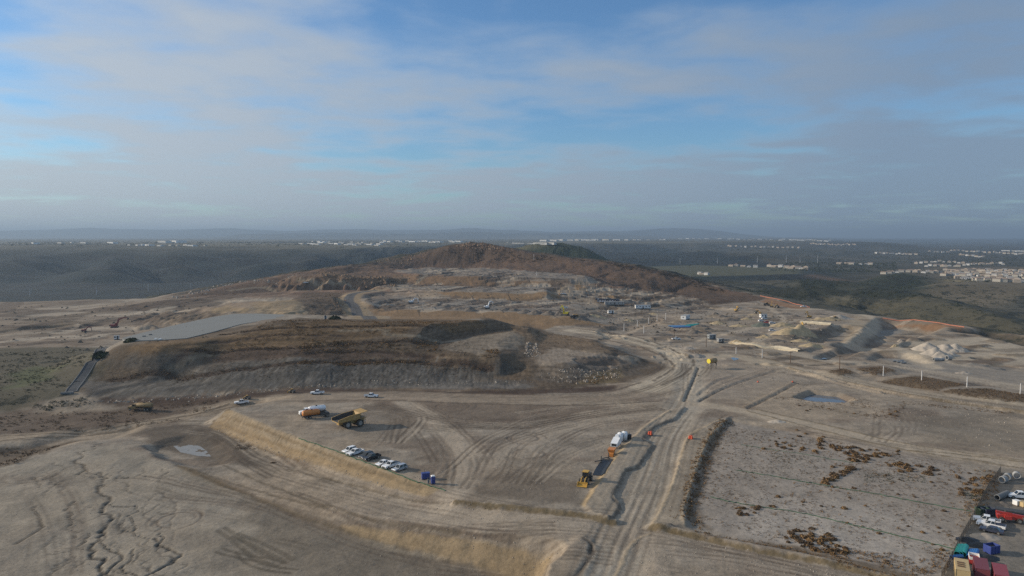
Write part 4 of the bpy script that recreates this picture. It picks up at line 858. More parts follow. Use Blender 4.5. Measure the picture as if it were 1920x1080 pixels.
def haul_truck(label, u, v, rz):
    YEL = mat('worn_mining_yellow', (.40, .235, .045), .6, vary=.3, dust=.22)
    r = thing('haul_truck', label, 'dump truck', at(u, v), rz)
    MB().box((.2, 0, 1.7), (9.2, 1.9, .8)).obj('chassis', YEL, r)
    # tray: flared open box, floor sloping to the tail, canopy over the cab
    W2 = 2.75; fl = [(-5.3, 2.55), (2.3, 3.1)]
    b = MB()
    for s in (-1, 1): b.prism([(-5.4, 2.6), (-5.5, 3.6), (-1.2, 4.6), (3.0, 5.0), (2.55, 3.0)], s * W2 - .12, s * W2 + .12)
    b.add([(-5.4, -W2, 2.6), (2.5, -W2, 3.0), (2.5, W2, 3.0), (-5.4, W2, 2.6), (-5.4, -W2 + .3, 2.35), (2.5, -1.5, 2.3), (2.5, 1.5, 2.3), (-5.4, W2 - .3, 2.35)], [(3, 2, 1, 0), (4, 5, 6, 7), (0, 1, 5, 4), (2, 3, 7, 6), (3, 0, 4, 7)])
    b.add([(2.5, -W2, 3.0), (3.1, -W2, 5.0), (3.1, W2, 5.0), (2.5, W2, 3.0), (2.7, -W2, 3.0), (3.3, -W2, 5.0), (3.3, W2, 5.0), (2.7, W2, 3.0)], [(0, 1, 2, 3), (7, 6, 5, 4), (0, 4, 5, 1), (3, 2, 6, 7)])
    tray = b.obj('tray', YEL, r)
    MB().prism([(3.0, 4.9), (5.9, 5.25), (5.9, 5.38), (3.0, 5.05)], -W2 - .1, W2 + .1).obj('canopy', YEL, tray)
    MB().add([(-5.3, -W2 + .15, 2.64), (2.45, -W2 + .15, 3.04), (2.45, W2 - .15, 3.04), (-5.3, W2 - .15, 2.64)], [(0, 1, 2, 3)]).obj('tray_floor', STEEL, tray)
    for s in (-1, 1): MB().add([(-5.3, s * (W2 - .14), 2.65), (-5.4, s * (W2 - .14), 3.5), (-1.2, s * (W2 - .14), 4.5), (2.9, s * (W2 - .14), 4.9), (2.5, s * (W2 - .14), 3.05)], [(0, 1, 2, 3, 4)]).obj('side_liner', STEEL, tray)
    for x in (-4.2, -2.2, -.2, 1.6):
        for s in (-1, 1): MB().box((x, s * (W2 + .18), 3.1 + (x + 5) * .06), (.22, .14, 1.5)).obj('rib', YEL, tray)
    MB().box((3.9, 0, 2.4), (2.4, 3.0, 1.2)).obj('engine_hood', YEL, r); MB().box((5.15, 0, 2.1), (.12, 2.2, 1.5)).obj('radiator_grille', STEEL, r)
    MB().box((4.2, 0, 3.02), (2.9, 5.0, .12)).obj('deck', YEL, r)
    c = MB().box((4.0, 1.35, 3.85), (1.6, 1.6, 1.6)).obj('cab', YEL, r)
    MB().box((4.81, 1.35, 4.1), (.04, 1.4, .9)).obj('windscreen', GLASS, c); MB().box((4.0, 2.16, 4.1), (1.3, .04, .9)).obj('side_window', GLASS, c); MB().box((4.0, .54, 4.1), (1.3, .04, .9)).obj('side_window', GLASS, c)
    l = MB(); [l.box((5.35, y, 1.9), (.08, .08, 2.4)) for y in (-2.0, -1.4, 1.4, 2.0)]; [l.box((5.35, y, z), (.08, .6, .06)) for y in (-1.7, 1.7) for z in (1.0, 1.5, 2.0, 2.5)]; l.obj('ladder', STEEL, r)
    h = MB(); [h.cyl((5.5, y, 3.08), (5.5, y, 4.1), .03, 5) for y in (-2.4, -1.2, 0, 1.2, 2.4)]; h.cyl((5.5, -2.4, 4.1), (5.5, 2.4, 4.1), .03, 5); h.obj('handrail', STEEL, r)
    for y in (-2.25, 2.25): wheel(r, 3.1, y, 1.33, .8, n=24)
    for y in (-2.3, -1.35, 1.35, 2.3): wheel(r, -1.7, y, 1.33, .72, n=24)
    for s in (-1, 1): MB().box((5.3, s * 1.9, 1.7), (.12, .4, .3)).obj('headlight', LAMP, r)
    return r
def excavator(label, u, v, rz, paint, slew=0.0, pose=0, s=1.0, group='excavators at work'):
    r = thing('excavator', label, 'excavator', at(u, v), rz, group); r.scale = (s, s, s)
    for y in (-1.3, 1.3):
        t = MB().prism([(-2.2, .25), (-2.4, .6), (-2.1, .98), (2.1, .98), (2.4, .6), (2.2, .25), (1.7, .02), (-1.7, .02)], y - .32, y + .32).obj('track', STEEL, r)
        MB().box((0, y, .5), (3.6, .5, .5)).obj('track_frame', paint, t)
    R_ = Matrix.Rotation(slew, 4, 'Z')
    def part(mb, n, m, p=r):
        mb.v = [tuple(R_ @ Vector(q)) for q in mb.v]; return mb.obj(n, m, p)
    part(MB().cyl((0, 0, .95), (0, 0, 1.2), 1.1, 14), 'turntable', STEEL)
    hs = part(MB().prism([(-2.6, 1.2), (-2.7, 2.3), (-1.9, 2.5), (.3, 2.4), (1.4, 1.9), (1.5, 1.2)], -1.35, 1.35), 'house', paint)
    part(MB().box((-2.5, 0, 1.75), (.7, 2.72, 1.0)), 'counterweight', STEEL, hs)
    cb = part(MB().prism([(.1, 1.9), (.1, 3.05), (1.2, 3.05), (1.65, 2.2), (1.6, 1.25)], .45, 1.36), 'cab', paint)
    g = MB(); g.add([(1.23, .5, 2.98), (1.67, .5, 2.2), (1.67, 1.3, 2.2), (1.23, 1.3, 2.98)], [(0, 1, 2, 3)]); g.add([(.2, 1.38, 2.1), (1.4, 1.38, 2.1), (1.15, 1.38, 2.95), (.2, 1.38, 2.95)], [(0, 1, 2, 3)]); part(g, 'cab_glass', GLASS, cb)
    P = [((1.3, 1.9), (3.3, 4.9), (6.0, 4.3), (6.7, 1.3)), ((1.2, 1.9), (2.2, 5.4), (4.2, 6.6), (6.4, 4.4)), ((1.2, 1.9), (2.6, 5.6), (5.6, 6.6), (8.2, 6.3)), ((1.2, 1.9), (1.4, 4.9), (2.2, 7.2), (3.8, 4.6))][pose]
    def beam(a, b, w0, w1, y=.28):
        a = Vector((a[0], 0, a[1])); b = Vector((b[0], 0, b[1])); d = (b - a).normalized(); n = Vector((-d.z, 0, d.x)); m = MB()
        ring = lambda c, w: [c + n * w + Vector((0, -y, 0)), c + n * w + Vector((0, y, 0)), c - n * w + Vector((0, y, 0)), c - n * w + Vector((0, -y, 0))]
        return m.loft([ring(a, w0), ring(b, w1)])
    b1 = beam(P[0], P[1], .35, .5); b2 = beam(P[1], P[2], .5, .3); b1.add(b2.v, b2.f); bo = part(b1, 'boom', paint); part(beam(P[2], P[3], .36, .18, .22), 'stick', paint)
    part(MB().cyl((P[0][0] + .6, .35, 1.5), (P[1][0], .35, P[1][1] - .5), .09, 6), 'hydraulic_ram', STEEL, bo)
    x, z = P[3]; part(MB().prism([(x - .5, z + .2), (x + .3, z + .25), (x + .35, z - .5), (x - .2, z - 1.1), (x - .9, z - 1.0), (x - .5, z - .5)], -.55, .55), 'bucket', STEEL)
    return r
def loader(label, u, v, rz, group=None):
    r = thing('wheel_loader', label, 'loader', at(u, v), rz, group)
    MB().prism([(-3.3, .9), (-3.4, 1.9), (-3.0, 2.2), (-1.0, 2.3), (-.6, 1.0)], -.85, .85).obj('engine_cover', STEEL, r); MB().box((-3.42, 0, 1.45), (.12, 1.3, .9)).obj('rear_grille', STEEL, r)
    MB().box((.9, 0, 1.05), (2.6, 1.0, .7)).obj('front_frame', STEEL, r)
    c = MB().loft([rect(-1.0, .7, .8, 1.6), rect(-.9, .6, .75, 3.1)]).obj('cab', BLACKP, r); MB().box((-.15, 0, 3.2), (1.8, 1.75, .18)).obj('cab_roof', YEL, c)
    quad(MB(), (.7, -.8, 1.6), (.7, .8, 1.6), (.6, .75, 3.1), (.6, -.75, 3.1), .02).obj('windscreen', GLASS, c)
    for x in (-1.9, 1.6):
        for y in (-1.05, 1.05): wheel(r, x, y, .78, .58, n=18)
    for y in (-.55, .55): MB().tube([(.8, y, 1.9), (2.2, y, 2.0), (3.1, y, .9)], .14, 6).obj('lift_arm', YEL, r)
    b = MB(); b.prism([(3.0, 1.15), (2.9, .5), (3.1, .12), (4.1, .10), (4.1, .16), (3.25, .3), (3.1, .6), (3.15, 1.2)], -1.4, 1.4); bk = b.obj('bucket', YEL, r)
    for y in (-1.35, 1.35): MB().prism([(3.05, 1.15), (3.05, .2), (4.0, .12), (3.6, .8)], y - .05, y + .05).obj('bucket_cheek', YEL, bk)
    MB().cyl((-2.2, .4, 2.2), (-2.2, .4, 3.0), .07, 6).obj('exhaust', STEEL, r)
    return r
def telehandler(label, u, v, rz):
    r = thing('telehandler', label, 'telehandler', at(u, v), rz)
    MB().prism([(-2.6, .7), (-2.8, 1.6), (-1.0, 1.8), (2.4, 1.4), (2.6, .8)], -.7, .7).obj('chassis', RED, r)
    bm = MB(); bm.prism([(-2.9, 1.95), (-2.9, 2.45), (3.2, 1.75), (3.2, 1.35)], -.28, .28); bo = bm.obj('boom', RED, r); MB().prism([(3.0, 1.7), (3.0, 1.42), (4.3, .9), (4.4, 1.15)], -.2, .2).obj('boom_nose', STEEL, bo)
    c = MB().prism([(-.9, 1.3), (-.8, 2.5), (.5, 2.5), (.9, 1.3)], .35, 1.15).obj('cab', STEEL, r); MB().prism([(-.7, 1.55), (-.65, 2.35), (.4, 2.35), (.65, 1.55)], 1.14, 1.18).obj('cab_window', GLASS, c)
    for y in (-.35, .35): MB().prism([(4.4, .95), (4.4, .2), (5.6, .14), (5.6, .2), (4.5, .3), (4.5, .95)], y - .06, y + .06).obj('fork', STEEL, r)
    for x in (-1.8, 1.8):
        for y in (-.95, .95): wheel(r, x, y, .62, .45)
    MB().box((-.6, -.9, 1.2), (1.6, .5, .8)).obj('engine_pod', RED, r)
    return r
# ------------------------------------------------------------------ buildings, plant and stores of the site
def container(label, u, v, rz, m, L=6.06, group='shipping containers in the yard', mark=False, vents=False):
    r = thing('shipping_container', label, 'container', at(u, v), rz, group); w, h = 1.22, 2.6
    n = int(L / .28); prof = []
    for i in range(n):
        x = -L / 2 + L * i / n; d = L / n; prof += [(x, 0), (x + d * .3, 0), (x + d * .5, .045), (x + d * .8, .045)]
    b = MB()
    for s in (-1, 1):
        top = [(x, s * (w - k), h) for x, k in prof]; bot = [(x, s * (w - k), .15) for x, k in prof]; N_ = len(top)
        b.add(bot + top, [(i, i + 1, N_ + i + 1, N_ + i) for i in range(N_ - 1)])
    b.each('corrugated_side', m, r)
    MB().box((0, 0, h + .02), (L, 2 * w, .06)).obj('roof', m, r); MB().box((0, 0, .1), (L, 2 * w, .14)).obj('floor_frame', m, r)
    MB().box((-L / 2 + .02, 0, 1.35), (.06, 2 * w - .1, 2.4)).obj('end_wall', m, r)
    for s in (-1, 1):
        d = MB().box((L / 2 - .02, s * .6, 1.35), (.07, 1.14, 2.35)).obj('door', m, r); k = MB(); [k.cyl((L / 2 + .05, s * y, .3), (L / 2 + .05, s * y, 2.5), .025, 5) for y in (.3, .85)]; k.each('lock_rod', STEEL, d)
    p = MB(); [p.box((x, y, 1.33), (.13, .13, 2.62)) for x in (-L / 2, L / 2) for y in (-w, w)]; p.each('corner_post', m, r)
    if mark:
        k = MB(); y0 = -w - .008
        for i, q in enumerate((-2.2, -1.9, -1.6, -1.3)): k.box((q + .6, y0, 1.9), (.07, .012, .26)); k.box((q + .68, y0, 2.0), (.14, .012, .06)); k.box((q + .68, y0, 1.87), (.12, .012, .06))
        k.obj('white_lettering', WHITEB, r)
    if vents:
        for i in range(3): MB().box((-1.2 + i * 1.0, .2, h + .09), (.55, 1.3, .08)).obj('roof_pallet', WOODP, r)
    return r
def site_cabin(label, u, v, rz, L, w, h, wall, group='site cabins', nwin=3, name='site_cabin', steps=True):
    r = thing(name, label, 'cabin', at(u, v), rz, group)
    MB().box((0, 0, .35), (L - .2, w - .2, .5)).obj('skirting', STEEL, r); MB().box((0, 0, .6 + h / 2), (L, w, h)).obj('wall', wall, r); MB().box((0, 0, .66 + h), (L + .3, w + .3, .14)).obj('roof', CONC, r)
    for s in (-1, 1):
        for i in range(nwin):
            x = -L / 2 + L * (i + .5) / nwin
            if s < 0 and i == nwin // 2: MB().box((x, s * (w / 2 + .03), 1.65), (1.0, .06, 2.0)).obj('door', STEEL, r); continue
            f = MB().box((x, s * (w / 2 + .03), .6 + h * .58), (1.2, .06, 1.0)).obj('window', WHITEB, r); MB().box((x, s * (w / 2 + .07), .6 + h * .58), (1.0, .03, .8)).obj('pane', GLASS, f)
    for s in (-1, 1): f = MB().box((s * (L / 2 + .03), 0, .6 + h * .6), (.06, 1.1, .95)).obj('window', WHITEB, r); MB().box((s * (L / 2 + .07), 0, .6 + h * .6), (.03, .9, .75)).obj('pane', GLASS, f)
    if steps: k = MB(); [k.box((-L / 2 + L * (nwin // 2 + .5) / nwin, -w / 2 - .25 - .3 * i, .5 - .2 * i), (1.2, .3, .06)) for i in range(3)]; k.obj('steps', STEEL, r)
    return r
def pile(label, u, v, R, hgt_, m, seed, sx=1.0, sy=1.0, group='earth heaps', name='earth_heap', peaks=1, u2=None):
    x0, y0, _ = at(u, v); n = 26; r = random.Random(seed); verts = []; faces = []
    pk = [(r.uniform(-.45, .45) * (peaks > 1), r.uniform(-.45, .45) * (peaks > 1), r.uniform(.65, 1)) for _ in range(peaks)]
    if peaks == 1: pk = [(0.05, -.02, 1.0)]
    for j in range(n + 1):
        for i in range(n + 1):
            a = -1 + 2 * i / n; b = -1 + 2 * j / n; X = x0 + a * R * sx; Y = y0 + b * R * sy
            k = max(max(0, 1 - math.hypot((a - p[0]) / (.95 if peaks == 1 else .62), (b - p[1]) / (.95 if peaks == 1 else .62))) * p[2] for p in pk)
            k = k * (1 + .25 * math.sin(a * 9 + seed) * math.sin(b * 8 + seed * 2) * (1 - k)) - .025
            verts.append((X - x0, Y - y0, k * hgt_))
    gx = np.array([p[0] + x0 for p in verts]); gy = np.array([p[1] + y0 for p in verts]); gz = hgt(gx, gy); z0 = float(gz.min())
    rn = fbm(gx, gy, 2.5, 4, seed) * hgt_ * .09
    verts = [(p[0], p[1], float(q - z0) - .05 + p[2] + (float(w) if p[2] > .05 else 0)) for p, q, w in zip(verts, gz, rn)]
    for j in range(n):
        for i in range(n):
            q = (j * (n + 1) + i, j * (n + 1) + i + 1, (j + 1) * (n + 1) + i + 1, (j + 1) * (n + 1) + i)
            if max(verts[k][2] - float(gz[k] - z0) for k in q) > -.04: faces.append(q)
    me = bpy.data.meshes.new(name); me.from_pydata(verts, [], faces); me.materials.append(m); me.polygons.foreach_set('use_smooth', np.ones(len(me.polygons), bool))
    return tag(link(name, me, None, (x0, y0, z0)), label, 'heap', group)
def post(label, u, vb, vt, m, group, arm=False, name='pole', r=.22):
    x, y, z = at(u, vb); a, b, c = ray(u, vt); h = max(3.0, CAMZ + c / b * y - z)
    if not arm: return tag(link(name, MB().cyl((0, 0, 0), (0, 0, h), r, 8, r * .8).mesh(name, m), None, (x, y, z)), label, 'pole', group)
    t = thing(name, label, 'pole', (x, y, z), 0, group); MB().cyl((0, 0, 0), (0, 0, h), r, 8, r * .6).obj('shaft', m, t)
    MB().box((0, 0, h - .5), (2.4, .16, .16)).obj('crossarm', m, t); k = MB(); [k.cyl((q, 0, h - .42), (q, 0, h - .1), .06, 6) for q in (-1.05, -.5, .5, 1.05)]; k.each('insulator', CONC, t); return t
def pipe(label, u, v, rz, L, R_, m, group, z=0.0, name='pipe', hole=.82):
    x, y, zz = at(u, v); o = link(name, MB().cyl((-L / 2, 0, R_), (L / 2, 0, R_), R_, 18, hole=hole).mesh(name, m), None, (x, y, zz + z)); o.rotation_euler = (0, 0, rz); return tag(o, label, 'pipe', group)

# --- parked row, moving vehicles
hp = math.atan2(-.76, -.65); PK = 'vehicles parked along the pad edge'
suv('white car parked at the far end of the row on the pad edge', 655, 848, hp, WHITE, group=PK)
pickup('white pickup parked second from the far end of the row', 666, 852, hp + .05, WHITE, PK)
suv('black car parked between the white pickup and the black pickup', 687, 858, hp, BLACKP, group=PK)
pickup('black pickup parked mid row on the tan slope edge', 697, 861, hp - .04, BLACKP, PK)
suv('white car parked just past the gap in the row', 718, 872, hp, WHITE, low=True, group=PK)
pickup('white pickup with a black bed cover in the parked row', 733, 876, hp + .04, WHITE, PK, bedmat=BLACKP)
suv('silver car parked nearest the blue portable toilet', 749, 882, hp, SILVER, group=PK)
RD = 'white pickups out on the dirt road'
pickup('white pickup on the road beside the tip of the tan slope', 453, 757, heading(453, 757, -20, 4), WHITE, RD, rack=True)
pickup('white pickup driving along the foot of the dark hill', 595, 739, heading(595, 739, -20, .6), WHITE, RD)
pickup('white pickup on the wide dirt road above the haul truck', 696, 745, heading(696, 745, 20, .2), WHITE, RD)
TT = 'water trucks on the pad'
tank_truck('white water truck parked behind the yellow tanker', 586, 777, heading(586, 777, -20, 2.2), WHITE, WHITE, TT)
tank_truck('yellow water tanker parked in front of the white truck', 592, 783, heading(592, 783, 20, -2.4), STEEL, ORG, TT)
haul_truck('huge yellow mining dump truck with empty tray on the pad', 655, 800, math.atan2(.62, .78))
tank_truck('yellow tanker in the brown ditch below the dark hill', 264, 769, heading(264, 769, -20, .3), mat('dusty_yellow_paint', (.30, .185, .06), .7, dust=.2), mat('dusty_yellow_paint', (.3, .18, .06)), 'yellow machines along the ditch')
for u_, v_, l_ in ((547, 736, 'small tan loader in the brown strip left of the road pickups'), (463, 748, 'small tan loader behind the roof of the rack pickup')): q_ = loader(l_, u_, v_, 2.8, 'yellow machines along the ditch'); q_.scale = (.5, .5, .5)
for i, (u, v, c) in enumerate(((1268, 637, WHITE), (1058, 578, WHITE), (1056, 552, WHITE), (573, 531, WHITE), (1507, 576, WHITE), (1427, 603, WHITE), (1436, 606, RED), (1448, 607, WHITE), (1433, 599, WHITE), (1448, 621, WHITE))):
    lab = ('white pickup by the junction below the blue pipes', 'white pickup behind the bright yellow excavator', 'white pickup on the upper terrace road', 'white pickup at the rock cut on the ridge road', 'white pickup at the end of the orange fence', 'white pickup left of the red car near the green gravel heap', 'red car between two white vehicles near the green gravel heap', 'white car right of the red car near the green gravel heap', 'white van topmost of the four near the green gravel heap', 'small white vehicle beside the big tan earth heap')[i]
    (suv if 'car' in lab or 'van' in lab or 'vehicle' in lab else pickup)(lab, u, v, (.15, .1, .05, .2, .1, .3, 2.9, .05, .2, .1)[i], c, group='vehicles across the site')
# tight car park on the bench
r_ = random.Random(4)
for i in range(13): suv('car parked in the back row of the crowded car park on the terrace', 1118 + i * 3.4, 562.5 + i * .16, 1.5 + r_.uniform(-.1, .1), r_.choice((NAVY, BLACKP, NAVY, SILVER)), group='back row of the terrace car park')
for i in range(9): suv('white car parked in the front row of the crowded car park on the terrace', 1121 + i * 4.6, 566.3 + i * .1, 1.5 + r_.uniform(-.1, .1), WHITE if i % 4 else SILVER, group='front row of the terrace car park')
# --- earth movers
excavator('dark excavator working on the left end of the lower bench', 771, 569, .15, WHITE, .1, 0)
excavator('excavator with a tall dark boom in the middle of the lower bench', 913, 579, .3, WHITE, .2, 1)
excavator('bright yellow excavator with raised boom at the bench end', 1060, 591, 2.6, YELB, .3, 3, 1.1)
loader('yellow dozer standing right of the bright yellow excavator', 1077, 597, .1, 'tractors on the benches'); loader('second yellow dozer beside the first on the bench', 1082, 597, .3, 'tractors on the benches')
excavator('red excavator reaching over the left works', 215, 615, .3, mat('dark_red_paint', (.20, .03, .03), .6, dust=.1), 0, 2, 1.15); excavator('low dark red machine left of the red excavator', 158, 622, .4, mat('dark_red_paint', (.20, .03, .03)), .2, 0, .7)
excavator('small yellow excavator behind the big tan heap', 1508, 621, 1.8, YEL, .2, 3, .9)
for i, (u, v, l) in enumerate(((1438, 573, 'yellow machine leftmost of three near the orange fence'), (1447, 576, 'yellow machine between two others near the orange fence'), (1456, 577, 'yellow machine rightmost of three near the orange fence'), (1517, 596, 'yellow digger left of the long dirt heap'), (1565, 600, 'yellow digger at the right foot of the long dirt heap'), (1380, 584, 'yellow digger by the forked track'), (1420, 588, 'yellow digger left of the grey ponded ground'))): (excavator if i % 2 else loader)(l, u, v, i * .9, YEL, .3, i % 4, .8, 'yellow machines at the far works') if i % 2 else loader(l, u, v, i * .9, 'yellow machines at the far works')
loader('yellow wheel loader with black cab parked facing the camera', 1098, 905, math.atan2(-.93, -.36))
telehandler('red telehandler with long boom in the store yard', 1893, 978, heading(1893, 978, 20, 2.5))
# --- toilets, bins
def toilet(label, u, v, rz):
    r = thing('portable_toilet', label, 'portable toilet', at(u, v), rz); MB().box((0, 0, .12), (1.2, 1.2, .2)).obj('skid', STEEL, r); MB().box((0, 0, 1.18), (1.08, 1.08, 1.95)).obj('cabin', BLUE, r)
    MB().loft([rect(-.56, .56, .56, 2.15), rect(-.4, .4, .4, 2.38)]).obj('roof', WHITEB, r); d = MB().box((0, -.56, 1.15), (.72, .05, 1.75)).obj('door', BLUE, r); MB().box((.28, -.6, 1.15), (.05, .04, .16)).obj('handle', STEEL, d); MB().cyl((.3, .35, 2.1), (.3, .35, 2.7), .05, 6).obj('vent_pipe', STEEL, r)
toilet('blue portable toilet with white roof at the pad corner', 812, 907, .35)
t = thing('storage_bin', 'dark blue job box left of the portable toilet', 'storage box', at(798, 898), .3); MB().box((0, 0, .95), (2.2, 1.3, 1.5)).obj('box', BLUE, t); MB().box((0, 0, 1.76), (2.3, 1.4, .12)).obj('lid', BLUE, t); MB().box((0, 0, .1), (2.0, 1.1, .2)).obj('skid', STEEL, t); MB().cyl((-.3, 0, 1.8), (-.3, 0, 2.9), .04, 6).obj('lamp_post', STEEL, t)
t = thing('wash_station', 'small grey stand between the blue box and the toilet', 'wash stand', at(803, 906), .3); MB().cyl((0, 0, 0), (0, 0, .9), .28, 10).obj('tank', CONCD, t); MB().box((0, 0, 1.0), (.6, .5, .18)).obj('basin', CONCD, t); MB().box((0, .2, 1.3), (.35, .12, .5)).obj('dispenser', STEEL, t)
# --- slurry plant on the berm
t = thing('mixing_plant', 'white mixing plant with sloping conveyor on the berm', 'plant', at(1155, 838), heading(1155, 838, -12, 12)); MB().prism([(-2.5, .8), (-2.5, 2.6), (-1.2, 3.0), (2.6, 1.9), (2.6, .8)], -1.1, 1.1).obj('hopper', WHITE, t); MB().loft([rect(-2.4, -.9, .8, 2.7), rect(-2.2, -1.1, .5, 3.7)]).obj('turret', WHITE, t); k = MB(); [k.cyl((x, y, 0), (x, y, .9), .1, 6) for x in (-2.2, 2.2) for y in (-.9, .9)]; k.each('leg', STEEL, t); MB().box((2.64, 0, 1.35), (.06, 1.6, .7)).obj('hatch', GLASS, t)
for (u, v, l) in ((1163, 828, 'white upright tank left of the pair behind the mixing plant'), (1171, 826, 'white upright tank right of the pair behind the mixing plant')):
    t = thing('upright_tank', l, 'tank', at(u, v), 0, 'upright tanks by the mixing plant'); MB().cyl((0, 0, .2), (0, 0, 2.9), .95, 16).obj('shell', WHITE, t, True); MB().cyl((0, 0, 2.9), (0, 0, 3.2), .95, 16, .3).obj('dome', WHITE, t); MB().cyl((0, 0, 3.1), (0, 0, 3.35), .22, 8).obj('cap', STEEL, t); MB().box((.97, 0, 1.5), (.05, .12, 2.4)).obj('gauge', STEEL, t)
t = thing('generator', 'black generator behind the white upright tanks', 'generator', at(1177, 824), .5); MB().box((0, 0, 1.0), (2.2, 1.2, 1.6)).obj('housing', BLACKP, t); MB().cyl((.6, 0, 1.8), (.6, 0, 2.6), .09, 8).obj('exhaust', STEEL, t); MB().box((0, 0, .1), (2.4, 1.3, .2)).obj('skid', STEEL, t)
t = thing('orange_hopper', 'orange steel bins in front of the white mixing plant', 'hopper', at(1147, 852), heading(1147, 852, -10, 12)); MB().loft([rect(-1.0, 1.0, .7, .5), rect(-1.5, 1.5, 1.1, 1.9)]).obj('bin', ORG, t); MB().box((2.3, .3, .6), (1.4, 1.6, 1.0)).obj('side_bin', ORG, t); k = MB(); [k.box((x, y, .3), (.15, .15, .6)) for x in (-.9, .9) for y in (-.6, .6)]; k.each('leg', STEEL, t)
def strip(name, label, cat, px, w, m, lift=.06, h=0.0):
    """a sheet laid over the ground along a line"""
    P = gline(px, 5); V = []; Fc = []
    for i, p in enumerate(P):
        a = P[max(i - 1, 0)]; b = P[min(i + 1, len(P) - 1)]; d = Vector((b[0] - a[0], b[1] - a[1], 0)).normalized(); n = Vector((-d.y, d.x, 0))
        for s in (-1, -.3, .3, 1): q = Vector((p[0], p[1], 0)) + n * w / 2 * s; z = float(hgt(np.array(q.x), np.array(q.y))); V += [(q.x, q.y, z + lift + .05), (q.x, q.y, z - .1)]
    k = 8
    for i in range(len(P) - 1):
        o = i * k
        for s in range(3): Fc.append((o + 2 * s, o + 2 * s + 2, o + k + 2 * s + 2, o + k + 2 * s))
        Fc += [(o, o + k, o + k + 1, o + 1), (o + 6, o + 7, o + k + 7, o + k + 6)]
    x0 = V[0]; me = bpy.data.meshes.new(name); me.from_pydata([(a - x0[0], b - x0[1], c - x0[2]) for a, b, c in V], [], Fc); me.materials.append(m)
    return tag(link(name, me, None, x0), label, cat)
strip('liner_sheet', 'black liner sheet hanging down the berm by the loader', 'sheet', [(1140, 862), (1130, 876), (1122, 892)], 3.4, TARP); strip('drain_pipe', 'thin black pipe lying beside the liner sheet', 'pipe', [(1144, 868), (1136, 880), (1128, 892)], .5, TARP, .12)
for (u, v, l) in ((1127, 866, 'black steel rail lying at the top of the liner sheet'), (1141, 860, 'black steel post frame by the orange bins')):
    t = thing('steel_frame', l, 'frame', at(u, v), .6, 'steel frames at the berm'); MB().box((0, 0, .9), (.25, .25, 1.8)).obj('post', STEEL, t); MB().box((-1.0, 0, .5), (3.2, .22, .22)).obj('beam', STEEL, t); MB().box((0, 0, .05), (.9, .9, .1)).obj('foot_plate', STEEL, t)
for (u, v, l) in ((1217, 815, 'orange plastic barrier cluster on the berm pad left of the road'), (1293, 823, 'orange plastic barrier on the berm right of the road'), (1421, 717, 'orange marker on the trench edge'), (1486, 717, 'orange marker right of the trench')):
    t = thing('traffic_barrel', l, 'barrel', at(u, v), .4, 'orange barrels and markers'); s = 1.0 if v > 800 else .6
    for k, (x, y) in enumerate(((0, 0), (.9, .3), (.3, -.8))[:3 if v > 800 else 1]): b = MB().cyl((x, y, .12), (x, y, 1.1 * s), .42, 12, .32).obj('barrel', ORGR, t); MB().box((x, y, .07), (.95, .95, .12)).obj('rubber_base', TYRE, b)
# --- standpipe tank
t = thing('water_tower', 'yellow elevated water tank on steel legs by the road bend', 'water tank', at(1335, 691), heading(1335, 691, 20, -3)); k = MB(); [k.cyl((x, y, 0), (x, y, 3.2), .14, 6) for x in (-1.9, 1.9) for y in (-1.0, 1.0)]; k.each('leg', STEEL, t)
MB().cyl((-2.7, 0, 4.1), (2.7, 0, 4.1), 1.25, 20).obj('tank', mat('rusty_tank', (.33, .22, .10), .7, vary=.35), t, True); MB().cyl((-2.76, 0, 4.1), (-2.70, 0, 4.1), 1.22, 20).obj('end_plate', YELB, t); MB().tube([(1.2, 0, 3.0), (1.2, -1.8, 3.0), (1.2, -1.8, 1.8)], .16, 8).obj('filler_pipe', STEEL, t); k = MB(); [k.cyl((-1.9, -1, z0), (1.9, -1, z1), .05, 5) for z0, z1 in ((.3, 2.9), (2.9, .3))]; k.each('brace', STEEL, t)
# --- cabins
site_cabin('white office cabin with grey side near the blue pipes', 1285, 599, 1.05, 12.0, 4.2, 3.0, WHITEB); site_cabin('small grey steel container cabin beside the junction', 1334, 636, .35, 5.0, 2.6, 2.5, GREYC, nwin=2, steps=False)
site_cabin('long white cabin right of the tan bank on the terrace', 1205, 579, .05, 14, 3.6, 3.0, WHITEB, nwin=5); site_cabin('low grey cabin below the terrace car park', 1152, 572, .05, 18, 3.0, 2.4, CONC, nwin=5); site_cabin('small pale shed in the rubble below the terrace', 1145, 588, .2, 5, 2.5, 2.2, WHITEB, nwin=2, steps=False); site_cabin('pale block store right of the grey container cabin', 1351, 642, .2, 4, 2.4, 1.8, CONC, nwin=2, steps=False)
site_cabin('small white kiosk at the left tip of the reservoir', 219, 637, .3, 3.0, 2.4, 2.2, WHITEB, nwin=2, steps=False); site_cabin('tiny white hut on the ridge behind the reservoir', 610, 599, .3, 1.6, 1.6, 1.6, WHITEB, nwin=1, steps=False)
site_cabin('white trailer behind the red and white cars', 1431, 596, .3, 6, 2.6, 2.6, WHITEB, nwin=2, steps=False)
